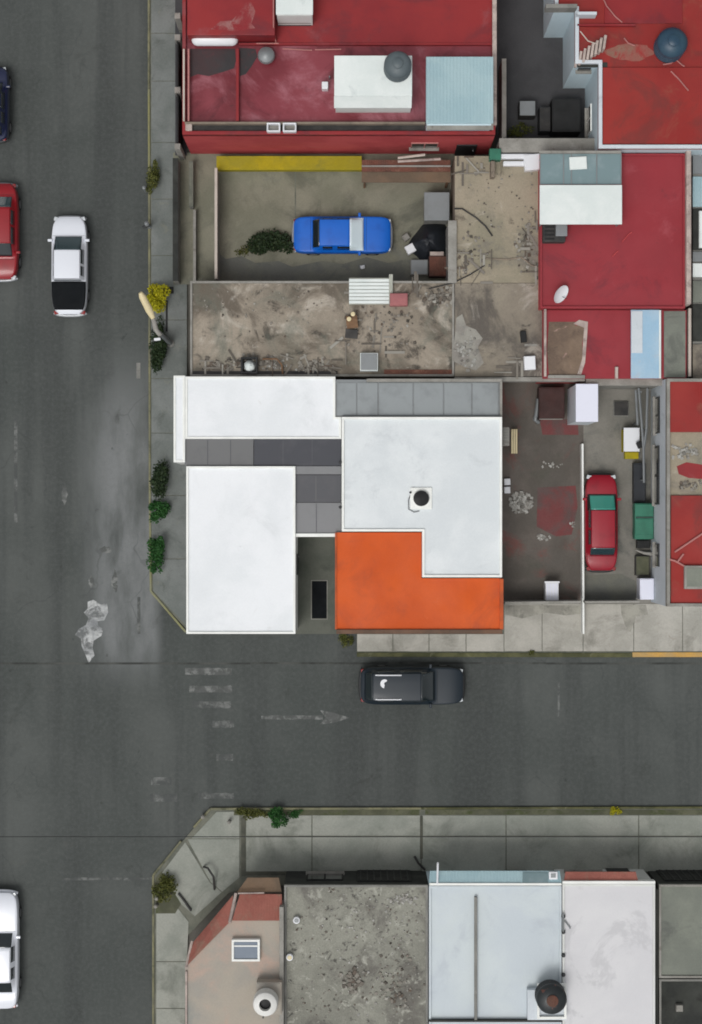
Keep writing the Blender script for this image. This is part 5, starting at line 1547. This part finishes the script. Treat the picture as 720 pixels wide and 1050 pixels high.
    for sy in (1, -1):
        for s, nm, mt in ((1, 'headlight', 'lamp_clear'), (-1, 'tail_light', 'lamp_red')):
            MB().obox(Vector((s * (hl - .1), sy * W * .35, .58)), (.18, .28, .13), -s * sy * .25).build(nm, mt, t, bevel=.03)
        m_ = MB().obox(Vector((xf0 - .22, sy * (W / 2 + .03), zb - .02)), (.12, .2, .13))
        m_.build('mirror', paint, t, bevel=.03)
        for sx in (hl * .62, -hl * .6):
            tb = MB().tube([(sx, sy * (W / 2 - .2), .31), (sx, sy * (W / 2 + .005), .31)], .31, 24)
            wl = tb.build('wheel', 'rubber', t, bevel=.03)
            MB().tube([(sx, sy * (W / 2), .31), (sx, sy * (W / 2 + .012), .31)], .19, 20).build('rim', 'rim', wl)
    if rails:
        for sy in (1, -1):
            zt_ = zr + .03
            MB().tube([(xr1 + .1, sy * W * .315, zt_ - .04), (xr1 + .2, sy * W * .315, zt_ + .02), (xr1 + 1.15, sy * W * .315, zt_ + .03), (xr1 + 1.25, sy * W * .315, zt_ - .02)], .03).build('roof_rail', 'white_metal', t, smooth=50)
    # panel gaps: bonnet and boot cut lines
    for xx, j0 in ((xf0 + .05, 5), (xr0 - .05, 5)):
        if abs(xx) < hl - .15 and not (bed and xx < 0):
            i = min(range(len(xs)), key=lambda q__: abs(xs[q__] - xx))
            m_ = MB()
            m_.tube([grid[i][j] + nrm[i][j] * .001 for j in range(j0, N - j0 + 1)], .006, 5)
            m_.build('panel_gap', 'rubber', t)
    t.location = (c.x, c.y, z0)
    t.rotation_euler = (0, 0, heading)
    return t


UP, RIGHT, DOWN = R(90), 0.0, R(-90)
car('pickup_truck', 'white compact pickup with a black bed cover driving on the left street', 'pickup', 71, 272, UP, 4.4, 1.62, 'car_white',
    -.78, -.68, .56, 1.32, zb=.9, zd=.95, zr=1.5, bed=(-2.02, -.76), glass='auto_glass_grey', n=5, bumper='car_silver')
car('parked_car', 'bright blue old sedan with a silver sunshade in its windscreen', 'car', 351, 241, RIGHT, 4.36, 1.66, 'car_blue',
    -1.36, -.98, .3, 1.0, zb=.88, zd=.9, zr=1.38, glass='sunshade', rear_glass='auto_glass', n=9, chrome=True, z0=.13)
su = car('dark_car', 'dark navy estate car with roof rails on the cross street', 'car', 422.5, 703, RIGHT, 4.6, 1.72, 'car_navy',
         -2.15, -1.75, .35, 1.05, zb=.95, zd=1.0, zr=1.58, rails=True, n=7)
# white round mark on the roof of the dark car
mb = MB()
m0 = [(math.cos(a) * .19, math.sin(a) * .2) for a in np.linspace(.9, 6.1, 20)] + [(math.cos(a) * .07 + .05, math.sin(a) * .08) for a in np.linspace(5.6, 1.3, 10)]
mb.prism([(x - 1.25, y + .16) for x, y in m0], 1.6, 1.606)
o = mb.build('roof_mark', 'white_metal')
o.parent = su
car('parked_car', 'red sedan with a teal windscreen parked in the walled court', 'car', 616.5, 536, UP, 4.3, 1.48, 'car_red',
    -1.5, -1.08, .55, 1.28, zb=.86, zd=.9, zr=1.38, glass='auto_glass_teal', rear_glass='auto_glass_grey', n=5, z0=.13)
car('parked_car', 'crimson hatchback with a chrome bumper cut by the left frame edge', 'car', -1, 237, DOWN, 4.3, 1.72, 'car_crimson',
    -1.55, -.95, .6, 1.2, zb=.9, zd=.95, zr=1.45, glass='auto_glass', rear_glass='auto_glass_grey', n=5, chrome=True)
car('parked_car', 'white sedan at the lower left frame edge', 'car', -2, 975, UP, 5.2, 1.84, 'car_white',
    -1.85, -1.25, .25, .88, zb=.92, zd=.95, zr=1.45, n=7, bumper='car_white')
car('parked_car', 'black-navy car mostly outside the frame at the upper left', 'car', -11, 106, UP, 3.3, 1.72, 'car_black',
    -1.5, -1.1, .3, .95, zb=.9, zd=.95, zr=1.45, n=7)

# ------------------------------------------------------------------ light, world, camera
AZ, EL = R(208), R(66)          # sun in the south-south-west, veiled
w = bpy.data.worlds.new('World')
sc.world = w
w.use_nodes = True
nt = w.node_tree
bg = nt.nodes['Background']
sky = nt.nodes.new('ShaderNodeTexSky')
sky.sky_type = 'NISHITA'
sky.sun_disc = False
sky.sun_elevation = EL
sky.sun_rotation = AZ
sky.dust_density = 4
sky.air_density = 1.0
hs = nt.nodes.new('ShaderNodeHueSaturation')
hs.inputs['Saturation'].default_value = .1
nt.links.new(sky.outputs[0], hs.inputs['Color'])
nt.links.new(hs.outputs[0], bg.inputs['Color'])
bg.inputs['Strength'].default_value = .14
sl = bpy.data.lights.new('sun', 'SUN')
sl.energy = 1.35
sl.angle = R(22)
sl.color = (1, .97, .93)
so = bpy.data.objects.new('sun', sl)
COL.objects.link(so)
d = Vector((math.sin(AZ) * math.cos(EL), math.cos(AZ) * math.cos(EL), math.sin(EL)))
so.rotation_euler = d.to_track_quat('Z', 'Y').to_euler()
cam = bpy.data.cameras.new('camera')
cam.sensor_fit = 'VERTICAL'
cam.sensor_height = 36
cam.lens = 36 * H / (1050 / S)
cam.clip_end = 2000
co = bpy.data.objects.new('camera', cam)
COL.objects.link(co)
co.location = (0, 0, H)
co.rotation_euler = (0, 0, 0)
sc.camera = co
sc.view_settings.view_transform = 'Standard'
sc.view_settings.look = 'None'
sc.view_settings.gamma = 1
sc.view_settings.exposure = -0.3
sc.cycles.filter_width = 1.8
